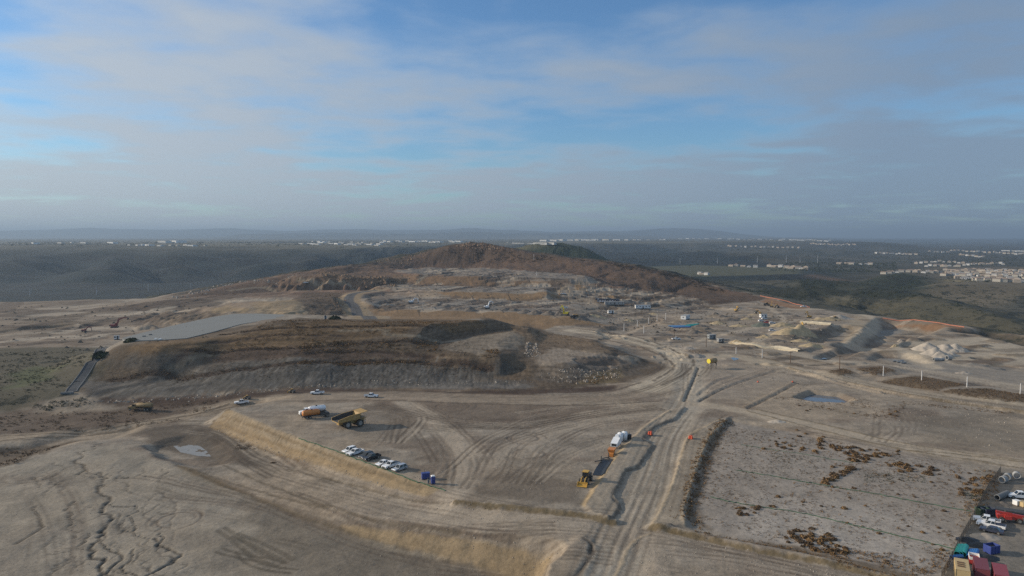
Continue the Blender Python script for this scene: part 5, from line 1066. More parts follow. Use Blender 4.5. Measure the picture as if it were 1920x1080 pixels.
# --- pipes
for i in range(4): pipe('long light blue pipe in the loose stack below the office cabin', 1270 + i * 3, 612 + i * .9, .12 + .1 * (i % 2), 14, .45, BLUEP if i % 2 else mat('pale_blue_pipe', (.25, .45, .62), .5), 'blue pipes below the office cabin', .05 * i, hole=.9)
for i in range(3): pipe('long teal pipe right of the blue pipes below the office cabin', 1293 + i * 3, 612.5 - i * 1.4, .55, 13, .45, TEAL, 'teal pipes below the office cabin', .1, hole=.9)
CP = 'concrete pipe rings on the pale pad'
for (u, v, l, rz, R_, L) in ((1779, 675, 'largest concrete pipe ring right of the pale heap', .1, 1.3, 2.4), (1755, 677, 'white concrete pipe lying left of the two dark ones', .05, .95, 2.6), (1762, 677, 'concrete pipe with dark mouth in the middle of three', .05, .85, 1.8), (1767, 676.5, 'concrete pipe with dark mouth rightmost of three', .05, .85, 1.6)): pipe(l, u, v, rz, L, R_, CONC, CP)
for (u, v) in ((1678, 678.5), (1686, 680), (1694, 681.5), (1689, 678)): pipe('flat pale concrete panel lying beside the slurry hollow', u, v, .1, 2.8, .5, CONC, 'concrete panels by the slurry hollow')
for i, (u, v, l) in enumerate(((1881, 905, 'concrete pipe ring leaning at the top of the store yard'), (1888, 900, 'concrete pipe ring behind the leaning one in the store yard'), (1906, 897, 'concrete pipe ring rightmost at the top of the store yard'))): pipe(l, u, v, .5 + .3 * i, 1.6, .95, CONC, 'concrete rings in the store yard')
pipe('long grey concrete culvert pipe lying in the store yard', 1879, 934, heading(1879, 934, 14, -6), 6.0, .75, CONCD, 'concrete rings in the store yard')
# --- store yard
hy = heading(1805, 1075, 3, 20)
container('tan shipping container with pallets on its roof', 1803, 1082, hy + math.pi, TANC, vents=True); container('maroon shipping container with white lettering in the middle', 1839, 1080, hy + math.pi, MAROON, mark=True); container('red maroon shipping container at the right of the three', 1875, 1092, hy + math.pi, mat('red_container', (.24, .03, .045), .55, dust=.08, scale=3))
for i in range(3): pipe('thick teal plastic pipe in the bundle behind the tan container', 1797 + i * 5.5, 1037, heading(1797, 1037, 5, -14), 5.0, .62, TEAL, 'teal pipes in the store yard', .0, hole=.9)
for i in range(4): pipe('blue plastic pipe in the bundle right of the teal pipes', 1818 + i * 4, 1042, heading(1818, 1042, 5, -12), 4.2, .45, BLUEP, 'blue pipes in the store yard', .0, hole=.9)
for i in range(2): pipe('short blue pipe at the fence behind the tan container', 1791 + i * 5, 1047, .2, 2.2, .4, BLUEP, 'short blue pipes at the yard fence', .0, hole=.9)
def skip(label, u, v, rz, m, L=2.6, w=1.8, h=1.7):
    t = thing('skip_bin', label, 'skip', at(u, v), rz, 'skips in the store yard'); b = MB()
    for s in (-1, 1): b.box((0, s * w / 2, h / 2 + .1), (L, .1, h)); b.box((s * L / 2, 0, h / 2 + .1), (.1, w, h))
    b.obj('wall', m, t); MB().box((0, 0, .15), (L, w, .12)).obj('floor', STEEL, t); MB().box((0, 0, h * .7), (L - .15, w - .15, .1)).obj('contents', STEEL, t); k = MB(); [k.box((q, s * (w / 2 + .08), h * .55), (.12, .08, h * .9)) for q in (-.9, 0, .9) for s in (-1, 1)]; k.each('rib', m, t)
skip('blue open skip standing alone in the store yard', 1859, 1036, .3, BLUE); skip('dark green skip left of the pair above the white pickups', 1841, 965, .2, mat('dark_green_steel', (.03, .055, .03), .6)); skip('dark blue skip right of the pair above the white pickups', 1852, 966, .2, NAVY)
hq = heading(1858, 985, -20, -4)
pickup('white pickup parked in front of another in the store yard', 1858, 989, hq, WHITE, 'vehicles in the store yard', bedmat=BLACKP); pickup('white pickup half hidden behind the front one in the store yard', 1849, 980, hq + .1, WHITE, 'vehicles in the store yard'); suv('dark blue car parked in front of the white pickups', 1859, 998, hq, NAVY, group='vehicles in the store yard', low=True); pickup('white pickup cut off by the right edge in the store yard', 1912, 934, heading(1912, 934, -20, -2), WHITE, 'vehicles in the store yard')
t = thing('flatbed_trailer', 'black flatbed trailer behind the red telehandler', 'trailer', at(1893, 962), heading(1893, 962, 20, 3)); MB().box((0, 0, .8), (6.5, 2.2, .18)).obj('deck', STEEL, t); [wheel(t, x, y, .4, .28) for x in (-1.0, -.1) for y in (-1, 1)]; MB().box((3.9, 0, .7), (1.6, .2, .14)).obj('drawbar', STEEL, t); k = MB(); [k.box((x, y, 1.0), (.1, .1, .4)) for x in (-3, 0, 3) for y in (-1, 1)]; k.each('stake', STEEL, t)
for i, (u, v) in enumerate(((1906, 947), (1918, 950))):
    t = thing('pallet_crate', ('pale crate on a pallet left of two in the store yard', 'tan crate on a pallet at the right edge of the store yard')[i], 'crate', at(u, v), .3, 'crates in the store yard'); MB().box((0, 0, .7), (1.3, 1.3, 1.1)).obj('box', WHITEB if i == 0 else TANC, t); MB().box((0, 0, .07), (1.4, 1.4, .14)).obj('pallet', WOODP, t); MB().box((0, 0, 1.28), (1.36, 1.36, .06)).obj('lid', WHITEB if i == 0 else TANC, t)
t = thing('washout_box', 'white and red box trailer between the tan and maroon containers', 'box trailer', at(1826, 1056), hy + math.pi); MB().box((0, 0, .7), (2.6, 1.9, .9)).obj('base', RED, t); b = MB(); [b.box((0, s * .92, 1.45), (2.6, .08, .6)) for s in (-1, 1)]; [b.box((s * 1.27, 0, 1.45), (.08, 1.8, .6)) for s in (-1, 1)]; b.obj('rim_wall', WHITEB, t); [wheel(t, x, y, .3, .2) for x in (-.7, .7) for y in (-1, 1)]
for i, (u, v, l) in enumerate(((1832, 1022, 'black tarpaulin heap behind the teal pipes'), (1812, 1012, 'black tarpaulin heap by the yard fence'), (1850, 1046, 'dark heap of mats below the blue skip'), (1878, 945, 'dark scrap heap between culvert pipe and trailer'))): pile(l, u, v, 3.0, .8, TARP if i != 3 else DKE, 300 + i, 1.0, .7, 'dark heaps in the store yard', 'tarp_heap')
# --- heaps
pile('big tan earth heap with ragged top at the far works', 1480, 626, 17, 8.5, SAND, 41, 1.2, .75, peaks=2); pile('long tan heap behind the big tan earth heap', 1466, 612, 9, 3.5, SAND, 42, 1.4, .6)
pile('dark green gravel cone near the parked vehicles', 1427, 611, 8, 3.4, GRNE, 43, 1.1, .8)
for i, (u, v, R_, h, l) in enumerate(((1737, 656, 9, 5.0, 'pale sand heap leftmost of the group on the pale pad'), (1752, 664, 8, 4.2, 'pale sand heap front left of the group on the pale pad'), (1770, 658, 9, 4.6, 'pale sand heap in the middle of the group on the pale pad'), (1788, 657, 8, 4.3, 'pale sand heap rightmost of the group on the pale pad'), (1764, 668, 6, 2.8, 'lowest pale sand heap at the front of the group'), (1780, 666, 5, 2.2, 'small pale sand heap behind the largest concrete ring'))): pile(l, u, v, R_, h, PALEE, 50 + i, 1.15, .95, 'pale sand heaps')
pile('long dirt heap between two yellow diggers', 1545, 600, 13, 4.0, SAND, 60, 1.5, .6, peaks=2); pile('low dirt mound near the top of the cut slope', 1575, 595, 8, 2.6, PALEE, 61, 1.6, .6)
for i, (u, v, h) in enumerate(((862, 581, 2.6), (880, 582, 3), (945, 583, 3.2), (962, 583, 2.6), (984, 586, 3.0), (1003, 588, 3), (1030, 589, 3.4), (1048, 590, 3.2), (1090, 598, 3.4), (820, 573, 2.4), (838, 574, 2))): pile('brown spoil heap in the row along the lower bench', u, v, 6.5, h, DKE, 70 + i, 1.2, .8, 'spoil heaps along the bench')
for i, (u, v, R_, h, l) in enumerate(((1305, 668, 5, 1.8, 'rubble heap at the inner side of the road bend'), (1288, 654, 5, 1.5, 'rubble heap left of the other at the road bend'), (1455, 791, 3.2, 1.0, 'small tan mound at the corner of the shrub field'), (1620, 700, 2.5, 1.0, 'dark timber stack on the brown island'), (1688, 640, 2.2, 2.0, 'pale block heap above the long bank'), (1676, 650, 2.2, 1.6, 'small tan heap at the foot of the long bank'), (1806, 700, 4, 1.2, 'broken concrete heap on the pale road'), (1600, 632, 1, 1, ''), (1380, 641, 4, 1.6, 'tan heap left end of the pale kerb wall'))):
    if l: pile(l, u, v, R_, h, (ROCK, ROCK, PALEE, DKE, ROCK, SAND, ROCK, SAND, SAND)[i], 90 + i, 1.2, .8)
pile('heap of broken concrete pieces in the store yard', 1846, 1006, 3.2, .9, ROCK, 111, 1.2, .8)
rp = random.Random(31)
for i, (u, v) in enumerate(((1100, 590), (1120, 594), (1163, 592), (1180, 601), (1215, 594), (1226, 589), (1255, 620), (1300, 623), (1312, 613), (1340, 589), (1352, 594), (1366, 601), (1400, 599), (1411, 591), (1470, 589), (1490, 593), (1535, 590), (1400, 627), (1430, 633), (1452, 640), (1240, 629), (1292, 586), (1326, 581), (1385, 612), (1345, 607), (1500, 640), (1520, 648))): pile('low heap of dug soil dotted about the far works', u, v, rp.uniform(3.5, 6.5), rp.uniform(1.2, 2.4), rp.choice((DKE, DKE, SAND)), 400 + i, rp.uniform(1.0, 1.8), rp.uniform(.6, .9), 'low soil heaps of the far works')
# --- poles
for i, (u, b, t_) in enumerate(((1170, 621, 606), (1195, 614, 600), (1216, 609, 596), (1232, 602, 590), (1248, 600, 587), (1207, 625, 611))): post('white post in the row along the trench beside the curved track', u, b, t_, POLEW, 'white posts along the trench')
for i, (u, b, t_) in enumerate(((1380, 663, 651), (1429, 671, 655), (1656, 705, 686), (1728, 713, 695), (1813, 726, 706), (1913, 739, 719))): post(('short white post left of two near the puddle', 'white post right of two near the puddle', 'white post on the round brown island', 'white post at the top of the long brown island', 'white post at the right tip of the long brown island', 'white post at the right edge above the brown bank')[i], u, b, t_, POLEW, 'white posts along the site road')
for i, (u, b, t_) in enumerate(((1324, 651, 630), (1482, 681, 659), (1574, 693, 667), (1264, 634, 618))): post(('wooden utility pole beside the grey container cabin', 'wooden utility pole left of the brown islands', 'tall wooden utility pole nearest the brown islands', 'thin wooden pole behind the white pickup at the junction')[i], u, b, t_, WOODP, 'wooden utility poles', True)
for i, (u, b, t_) in enumerate(((1001, 487, 476), (1006, 518, 509))): post(('pale survey pole on the hill shoulder', 'pale survey pole at the foot of the dark gully')[i], u, b, t_, POLEW, 'survey poles on the hill')
for i, (u, b, t_) in enumerate(((56, 556, 541), (181, 553, 538), (278, 546, 532), (358, 540, 531), (1420, 492, 480), (1474, 494, 480), (1500, 493, 481), (1533, 494, 479), (1275, 495, 485), (1345, 494, 484))): post('far off power pole standing in the left canyon' if i < 4 else 'far off power pole on the plain beyond the green field', u, b, t_, mat('pale_steel', (.40, .41, .42), .6), 'power poles in the canyon' if i < 4 else 'power poles on the plain', True, 'power_pole', .7)
# --- fences, kerbs, wattles
def fence(name, label, cat, px, h, m, step, pm, group=None, n=5):
    P = gline(px, n); L = [0.0]
    for a, b in zip(P[:-1], P[1:]): L.append(L[-1] + math.dist(a, b))
    k = max(2, int(L[-1] / step)); S_ = [L[-1] * i / k for i in range(k + 1)]
    X = np.interp(S_, L, [p[0] for p in P]); Y = np.interp(S_, L, [p[1] for p in P]); Z = hgt(X, Y); o = (X[0], Y[0], Z[0]); t = thing(name, label, cat, o, 0, group)
    for i in range(k): MB().add([(X[i + e] - o[0], Y[i + e] - o[1] + s, Z[i + e] - o[2] + z) for s in (0, .03) for e, z in ((0, .02), (1, .02), (1, h), (0, h))], [(0, 1, 2, 3), (7, 6, 5, 4), (3, 2, 6, 7)]).obj('panel', m, t)
    for i in range(k + 1): MB().cyl((X[i] - o[0], Y[i] - o[1], Z[i] - o[2] - .1), (X[i] - o[0], Y[i] - o[1], Z[i] - o[2] + h + .15), .06, 5).obj('post', pm, t)
fence('silt_fence', 'orange silt fence running down the edge of the hill', 'fence', [(1425, 555), (1450, 560), (1480, 567), (1518, 577)], .75, OFENCE, 12, WOODP, 'orange silt fences'); fence('silt_fence', 'orange silt fence along the scrub behind the cut slope', 'fence', [(1655, 597), (1700, 600), (1745, 604), (1808, 614)], .75, OFENCE, 12, WOODP, 'orange silt fences')
fence('yard_fence', 'brown mesh fence along the side of the store yard', 'fence', [(1876, 886), (1850, 925), (1830, 965), (1808, 1005), (1788, 1045), (1765, 1088)], 1.9, MESHF, 3.0, STEEL)
def tube_on_ground(name, label, cat, px, r, m, group=None):
    P = gline(px, 14); x0, y0 = P[0]; z0 = float(hgt(np.array(x0), np.array(y0))); pts = []
    rr_ = random.Random(int(x0 * 10))
    for x, y in P: y += rr_.gauss(0, .25); pts.append((x - x0, y - y0, float(hgt(np.array(x), np.array(y))) - z0 + r * .8))
    return tag(link(name, MB().tube(pts, r, 6).mesh(name, m), None, (x0, y0, z0)), label, cat, group)
tube_on_ground('straw_wattle', 'thin green wattle line across the upper shrub field', 'wattle', [(1380, 881), (1470, 897), (1567, 914), (1700, 937), (1822, 960)], .10, WATT, 'green wattles in the field'); tube_on_ground('straw_wattle', 'thin green wattle line across the lower shrub field', 'wattle', [(1333, 933), (1420, 950), (1513, 964), (1650, 997), (1790, 1029)], .10, WATT, 'green wattles in the field'); tube_on_ground('straw_wattle', 'faint green wattle line above the brown shrub band', 'wattle', [(1390, 834), (1480, 848), (1600, 868)], .07, WATT, 'green wattles in the field')
tube_on_ground('straw_wattle', 'green wattle along the edge of the parking pad', 'wattle', [(560, 822), (640, 850), (720, 880), (780, 903), (835, 921)], .13, WATT, 'green wattles in the field')
for px, l, g in (([(1374, 644), (1420, 649), (1460, 654), (1498, 659)], 'long pale kerb wall along the road at the far works', 0), ([(1500, 605), (1530, 607), (1558, 609)], 'pale kerb wall above the excavated basin', 0)): strip('kerb_wall', l, 'kerb', px, 2.0, mat('cream_concrete', (.55, .47, .34), .9), .9)
# --- reservoir with concrete roof
def reservoir():
    top = [(228, 634), (262, 625), (330, 609), (400, 594), (440, 588.5), (480, 588), (530, 590), (568, 592), (540, 596), (500, 599.5), (450, 608), (400, 622), (350, 634), (300, 637.5), (255, 638.5)]
    z = 15.4; P = [W(u, v, z) for u, v in top]; x0, y0 = P[0]; t = thing('covered_reservoir', 'flat grey concrete reservoir roof on the hill shoulder', 'reservoir', (x0, y0, 12.4)); n = len(P)
    MB().add([(x - x0, y - y0, 3.0) for x, y in P] + [(x - x0, y - y0, 2.7) for x, y in P], [tuple(range(n))[::-1]] + [(i, (i + 1) % n, n + (i + 1) % n, n + i) for i in range(n)]).obj('roof_slab', mat('pale_concrete', (.225, .225, .21), .85, vary=.06, scale=.08), t)
    c = (sum(p[0] for p in P) / n, sum(p[1] for p in P) / n); Q = [(c[0] + (x - c[0]) * .992, c[1] + (y - c[1]) * .992) for x, y in P]
    MB().add([(x - x0, y - y0, 2.7) for x, y in Q] + [(x - x0, y - y0, -1.5) for x, y in Q], [(i, (i + 1) % n, n + (i + 1) % n, n + i) for i in range(n)]).obj('wall', mat('wall_concrete', (.42, .41, .39), .9), t)
    for u, v in ((270, 631), (282, 628), (292, 636), (300, 636.5)): x, y = W(u, v, z); MB().box((x - x0, y - y0, 3.25), (1.2, 1.2, .5)).obj('hatch', CONCD if u < 290 else WHITEB, t)
reservoir()
def chute():
    P = gline([(133, 736), (150, 712), (170, 685), (188, 662), (196, 652)], 5); t = thing('drain_chute', 'grey concrete drain chute running down beside the dark hill', 'drain chute', (P[0][0], P[0][1], float(hgt(np.array(P[0][0]), np.array(P[0][1]))))); o = t.location
    for nm, w0, w1, hh, m in (('slab', -2.0, 2.0, .12, mat('dark_chute_concrete', (.085, .086, .088), .9)), ('kerb', -2.3, -2.0, .35, CONCD), ('kerb', 2.0, 2.3, .35, CONCD)):
        V = []; Fc = []
        for i, p in enumerate(P):
            a = P[max(i - 1, 0)]; b = P[min(i + 1, len(P) - 1)]; d = Vector((b[0] - a[0], b[1] - a[1], 0)).normalized(); nn = Vector((-d.y, d.x, 0)); zc = max(float(hgt(np.array(p[0] + nn.x * s), np.array(p[1] + nn.y * s))) for s in (-2.4, 0, 2.4))
            for s in (w0, w1):
                for e in (hh, -1.2): q = Vector((p[0], p[1], zc + e)) + nn * s - o; V.append(q)
        for i in range(len(P) - 1): q = i * 4; Fc += [(q, q + 2, q + 6, q + 4), (q, q + 4, q + 5, q + 1), (q + 2, q + 3, q + 7, q + 6)]
        MB().add(V, Fc).obj(nm, m, t)
    x, y, z = at(126, 739); MB().box((x - o[0], y - o[1], z - o[2] + .5), (5.0, 1.0, .9), .2).obj('headwall', CONCD, t)
chute()
# --- water
def pool(name, px, z, m):
    P = [W(u, v, z) for u, v in px]; c = (sum(p[0] for p in P) / len(P), sum(p[1] for p in P) / len(P)); V = []; n = 40
    Q = np.array(P + [P[0]]); L = np.concatenate([[0], np.cumsum(np.hypot(*np.diff(Q, axis=0).T))]); s = np.linspace(0, L[-1], n, endpoint=False); X = np.interp(s, L, Q[:, 0]); Y = np.interp(s, L, Q[:, 1])
    V = [(x - c[0], y - c[1], 0) for x, y in zip(X, Y)]; me = bpy.data.meshes.new(name); me.from_pydata(V, [], [tuple(range(n))]); me.materials.append(m); o = link(name, me, None, (c[0], c[1], z)); o['kind'] = 'structure'
WATER = mat('muddy_water', (.07, .10, .14), .06, vary=.1, scale=.2); SLUR = mat('grey_slurry', (.24, .235, .22), .5, vary=.15, scale=.3)
pool('pond_water', [(1494, 746), (1522, 731), (1570, 733), (1600, 748), (1588, 755), (1524, 754)], -1.7, WATER)
for px, dz_ in (([(318, 830), (350, 826), (372, 834), (388, 846), (396, 856), (372, 855), (338, 848)], .05), ([(1370, 671), (1378, 669.5), (1386, 673), (1376, 676)], .02), ([(1532, 671.5), (1545, 670.5), (1551, 672.5), (1538, 674)], .02)):
    u_, v_ = np.mean([p[0] for p in px]), np.mean([p[1] for p in px])
    pool('puddle', px, G(u_, v_)[2] + dz_, SLUR if px[0][0] < 400 else WATER)
# ------------------------------------------------------------------ vegetation and rocks
def island_mat(name, a, b, rough=.95):
    m = bpy.data.materials.new(name); nt, N, L, P = nodes_of(m); g = N.new('ShaderNodeNewGeometry'); n = N.new('ShaderNodeTexNoise'); n.inputs['Scale'].default_value = .12; n.inputs['Detail'].default_value = 4
    L.new(g.outputs['Position'], n.inputs['Vector']); ad = N.new('ShaderNodeMath'); ad.operation = 'MULTIPLY_ADD'; L.new(g.outputs['Random Per Island'], ad.inputs[0]); ad.inputs[1].default_value = .6
    sb = N.new('ShaderNodeMath'); sb.operation = 'SUBTRACT'; L.new(n.outputs['Fac'], sb.inputs[0]); sb.inputs[1].default_value = .3; L.new(sb.outputs[0], ad.inputs[2]); ad.use_clamp = True
    x = N.new('ShaderNodeMix'); x.data_type = 'RGBA'; L.new(ad.outputs[0], x.inputs['Factor']); x.inputs['A'].default_value = (*a, 1); x.inputs['B'].default_value = (*b, 1); L.new(x.outputs['Result'], P.inputs['Base Color'])
    P.inputs['Roughness'].default_value = rough; P.inputs['Specular IOR Level'].default_value = .1; return m
def tuft(n, seed, up=.9):
    """n leaf-sized triangles spread through a low dome, unit radius"""
    r = np.random.RandomState(seed); o = []
    for i in range(n):
        a = r.rand() * 6.283; e = math.acos(1 - r.rand() * .95); k = .55 + .45 * r.rand(); c = np.array([math.sin(e) * math.cos(a) * k, math.sin(e) * math.sin(a) * k, max(.02, math.cos(e) * k * up)])
        d1 = r.randn(3); d1 /= np.linalg.norm(d1); d2 = np.cross(d1, c + .1 * r.randn(3)); d2 /= np.linalg.norm(d2) + 1e-6; s = .34 + .3 * r.rand()
        o.append([c - d1 * s * .5, c + d1 * s * .5, c + d2 * s * .8])
    return np.array(o)
def rockshape(seed):
    r = np.random.RandomState(seed); v = np.array([(1, 0, 0), (-1, 0, 0), (0, 1, 0), (0, -1, 0), (0, 0, .8), (0, 0, -.4)]) * (1 + .35 * r.randn(6, 1) * .6); f = [(0, 2, 4), (2, 1, 4), (1, 3, 4), (3, 0, 4), (2, 0, 5), (1, 2, 5), (3, 1, 5), (0, 3, 5)]
    return v[np.array(f)]
def scatter_pts(px, n, seed, edge=False, w=2.0):
    """n ground points inside a photo polygon (or along a photo line)"""
    r = np.random.RandomState(seed)
    if edge:
        P = np.array(gline(px, 6)); L = np.concatenate([[0], np.cumsum(np.hypot(*np.diff(P, axis=0).T))]); s = r.rand(n) * L[-1]
        return np.stack([np.interp(s, L, P[:, 0]) + r.randn(n) * w, np.interp(s, L, P[:, 1]) + r.randn(n) * w], 1)
    P = np.array(GP(px)); lo, hi = P.min(0), P.max(0); o = np.zeros((0, 2))
    while len(o) < n:
        q = lo + r.rand(n * 4, 2) * (hi - lo); o = np.concatenate([o, q[inside(P, q[:, 0], q[:, 1])]])
        if len(o) == 0: break
    return o[:n]
def mass(name, label, m, groups, seed, temps, sink=0.0, clump=0.0, cs=12):
    """one object holding many small pieces that nobody could count"""
    r = np.random.RandomState(seed); P = np.concatenate([g[0] for g in groups]); S_ = np.concatenate([g[1][0] + (g[1][1] - g[1][0]) * r.rand(len(g[0])) ** 2 for g in groups])
    if clump:
        k = fbm(P[:, 0], P[:, 1], cs, 3, seed) > -clump * .3 + .2 * (r.rand(len(P)) - .5); P = P[k]; S_ = S_[k]
    Z = hgt(P[:, 0], P[:, 1]) - sink * S_; A = r.rand(len(P)) * 6.283; ca, sa = np.cos(A), np.sin(A); ti = r.randint(len(temps), size=len(P)); V = []
    for t in range(len(temps)):
        k = ti == t; T = temps[t].reshape(-1, 3); x = T[None, :, 0] * ca[k, None] - T[None, :, 1] * sa[k, None]; y = T[None, :, 0] * sa[k, None] + T[None, :, 1] * ca[k, None]
        V.append(np.stack([P[k, None, 0] + x * S_[k, None], P[k, None, 1] + y * S_[k, None], Z[k, None] + T[None, :, 2] * S_[k, None]], -1).reshape(-1, 3))
    V = np.concatenate(V).astype(np.float32); n = len(V); me = bpy.data.meshes.new(name); me.vertices.add(n); me.vertices.foreach_set('co', V.ravel()); me.loops.add(n); me.loops.foreach_set('vertex_index', np.arange(n, dtype=np.int32)); me.polygons.add(n // 3); me.polygons.foreach_set('loop_start', np.arange(0, n, 3, dtype=np.int32)); me.update()
    me.materials.append(m); o = link(name, me); o['kind'] = 'stuff'; o['label'] = label; return o
TB = [tuft(12, i) for i in range(5)]; TS = [tuft(7, 20 + i, .7) for i in range(5)]; TR = [rockshape(i) for i in range(6)]
ORB = island_mat('rust_brush', (.075, .046, .024), (.27, .165, .075)); BRB = island_mat('brown_brush', (.06, .042, .027), (.20, .13, .075)); GRB = island_mat('grey_green_brush', (.024, .029, .019), (.085, .086, .053)); DKB = island_mat('dark_green_brush', (.018, .024, .014), (.065, .072, .04)); DRYB = island_mat('dry_weed', (.085, .07, .045), (.22, .18, .11)); RKM = island_mat('rubble_rock', (.15, .12, .095), (.44, .38, .31)); RKO = island_mat('ochre_rubble', (.12, .08, .055), (.30, .205, .13))
sp = scatter_pts
mass('rust_brush', 'rust coloured dry brush covering the hill in front of the terraces', ORB, [(sp([(480, 612), (560, 600), (700, 602), (880, 604), (880, 614), (760, 622), (700, 626), (640, 618), (560, 640), (420, 655)], 2600, 1), (.35, 1.1)), (sp([(560, 640), (820, 644), (820, 658), (560, 662)], 900, 2), (.4, 1.2)), (sp([(890, 655), (935, 655), (935, 672), (890, 672)], 130, 3), (.5, 1.3)), (sp([(560, 676), (820, 672), (810, 680), (560, 684)], 420, 4), (.4, 1.0)), (sp([(1080, 720), (1110, 702), (1160, 692), (1168, 704), (1120, 720)], 160, 5), (.4, 1.0))], 1, TB, .1, .4)
mass('band_brush', 'dark brush in lines along the old benches of the hill', BRB, [(sp([(350, 657), (460, 655), (562, 652), (712, 642), (800, 646)], 420, 90, True, 1.2), (.4, 1.1)), (sp([(205, 714), (300, 698), (375, 704), (525, 683), (712, 676), (920, 690)], 420, 91, True, 1.3), (.4, 1.0)), (sp([(412, 628), (525, 615), (712, 611), (800, 612)], 300, 92, True, 1.0), (.4, 1.0))], 16, TB, .1)
mass('hill_brush', 'dry brown brush on the face of the reservoir hill', BRB, [(sp([(200, 690), (400, 650), (560, 640), (900, 640), (960, 700), (600, 715), (220, 720)], 3000, 6), (.25, .75)), (sp([(990, 640), (1060, 630), (1200, 680), (1100, 710), (990, 715)], 800, 7), (.25, .7)), (sp([(985, 612), (1060, 628), (1130, 646), (1040, 642)], 300, 8), (.3, .7)), (sp([(570, 550), (640, 552), (650, 592), (570, 585)], 500, 9), (.6, 1.6)), (sp([(330, 560), (450, 535), (600, 512), (600, 530), (450, 552)], 500, 10), (.5, 1.6))], 2, TS, .1, .5)
mass('slope_scrub', 'low grey green scrub on the bank left of the drain chute', GRB, [(sp([(-60, 665), (150, 655), (180, 690), (120, 740), (0, 765), (-60, 765)], 2200, 11), (.3, 1.0)), (sp([(60, 760), (160, 745), (180, 760), (60, 775)], 150, 12), (.4, 1.1)), (sp([(225, 640), (430, 622), (400, 634), (260, 652)], 160, 13), (.3, .8))], 3, TB, .1, .3)
mass('flats_brush', 'brown weeds on the damp flats beside the dirt road', BRB, [(sp([(-60, 775), (300, 770), (420, 760), (300, 795), (0, 815), (-60, 815)], 900, 14), (.3, 1.0)), (sp([(-60, 850), (60, 835), (160, 822), (60, 862), (-60, 890)], 260, 15), (.4, 1.2)), (sp([(425, 825), (470, 830), (478, 845), (440, 842)], 60, 16), (.3, .9)), (sp([(280, 720 + 40), (420, 748), (420, 756), (280, 768)], 80, 17), (.3, .9))], 4, TB, .1, .4)
mass('edge_brush', 'rust brown brush thick along the edges of the shrub field', ORB, [(sp([(1364, 790), (1338, 814), (1314, 870), (1296, 935), (1288, 966), (1300, 985)], 620, 18, True, 1.3), (.3, .85)), (sp([(1372, 800), (1350, 835), (1330, 885), (1312, 940)], 260, 19, True, 2.4), (.2, .6)), (sp([(1310, 997), (1480, 1032), (1600, 1060), (1780, 1108)], 420, 20, True, .9), (.2, .6)), (sp([(1842, 880), (1862, 890), (1836, 940), (1815, 970)], 160, 21, True, 1.6), (.3, .8)), (sp([(1770, 1030), (1750, 1060), (1735, 1090)], 60, 22, True, 1.2), (.3, .7))], 5, TB, .1)
mass('field_weeds', 'sparse dark weeds dotted over the ashy field', BRB, [(sp([(1370, 800), (1470, 812), (1800, 872), (1840, 900), (1780, 1080), (1600, 1050), (1320, 985), (1330, 900)], 7000, 23), (.12, .48)), (sp([(1440, 745), (1490, 760), (1680, 790), (1700, 760), (1560, 752)], 1100, 24), (.2, .6)), (sp([(1400, 790), (1560, 825), (1800, 865), (1560, 840)], 60, 25), (.15, .4))], 6, TS, .1, .5, 9)
mass('field_scrub', 'small rust brown tufts sprinkled across the whole shrub field', ORB, [(sp([(1375, 805), (1470, 812), (1800, 872), (1835, 905), (1770, 1075), (1600, 1048), (1330, 980), (1335, 900)], 1500, 123), (.2, .6)), (sp([(1440, 1000), (1640, 1030), (1760, 1060), (1740, 1090), (1560, 1045)], 300, 124), (.25, .7)), (sp([(1440, 745), (1490, 760), (1680, 790), (1700, 760), (1560, 752)], 240, 125), (.2, .6))], 18, TB, .1, .2, 7)
mass('green_weeds', 'thin green weeds in the middle of the shrub field', GRB, [(sp([(1450, 850), (1560, 855), (1540, 880), (1440, 875)], 160, 26), (.15, .5)), (sp([(1620, 885), (1730, 890), (1740, 905), (1620, 905)], 220, 27), (.2, .6)), (sp([(1810, 920), (1850, 920), (1840, 940), (1810, 940)], 70, 28), (.3, .8)), (sp([(1370, 868), (1560, 890), (1540, 910), (1380, 885)], 130, 29), (.12, .4))], 7, TS, .1)
mass('island_brush', 'dark brown brush on the raised islands between the site roads', BRB, [(sp(q, n, 30 + i), (.25, .8)) for i, (q, n) in enumerate((([(1553, 697), (1580, 691), (1602, 699), (1572, 706)], 260), ([(1605, 692), (1650, 687), (1680, 695), (1640, 705)], 330), ([(1640, 716), (1730, 705), (1812, 722), (1760, 733), (1680, 722)], 700), ([(1765, 734), (1850, 728), (1935, 742), (1935, 756), (1850, 750)], 800), ([(1690, 752), (1900, 772), (1900, 778), (1690, 757)], 200), ([(1400, 658), (1460, 664), (1460, 669), (1400, 664)], 60)))], 8, TS, .1)
mass('valley_scrub', 'dark bushes over the wild ridges right of the site', DKB, [(sp([(1400, 555), (1520, 572), (1660, 590), (1920, 628), (1920, 605), (1800, 580), (1700, 565), (1500, 552), (1420, 545)], 1500, 40), (.5, 1.7)), (sp([(1380, 546), (1480, 540), (1600, 543), (1700, 545), (1820, 578), (1900, 600), (1700, 565), (1540, 556)], 1600, 41), (1.0, 3.2)), (sp([(1710, 552), (1770, 534), (1930, 536), (1930, 560), (1800, 566)], 420, 42), (1.0, 3.2)), (sp([(1620, 530), (1695, 513), (1760, 530), (1700, 546)], 500, 43), (1.0, 3.0)), (sp([(1500, 526), (1590, 527), (1640, 538), (1500, 540)], 500, 44), (1.0, 3.0)), (sp([(1300, 515), (1420, 527), (1500, 545), (1400, 545), (1300, 528)], 500, 47), (.8, 2.4))], 9, TB, .15, .6, 40)
HSB = island_mat('hill_brush_dark', (.022, .022, .016), (.085, .066, .045))
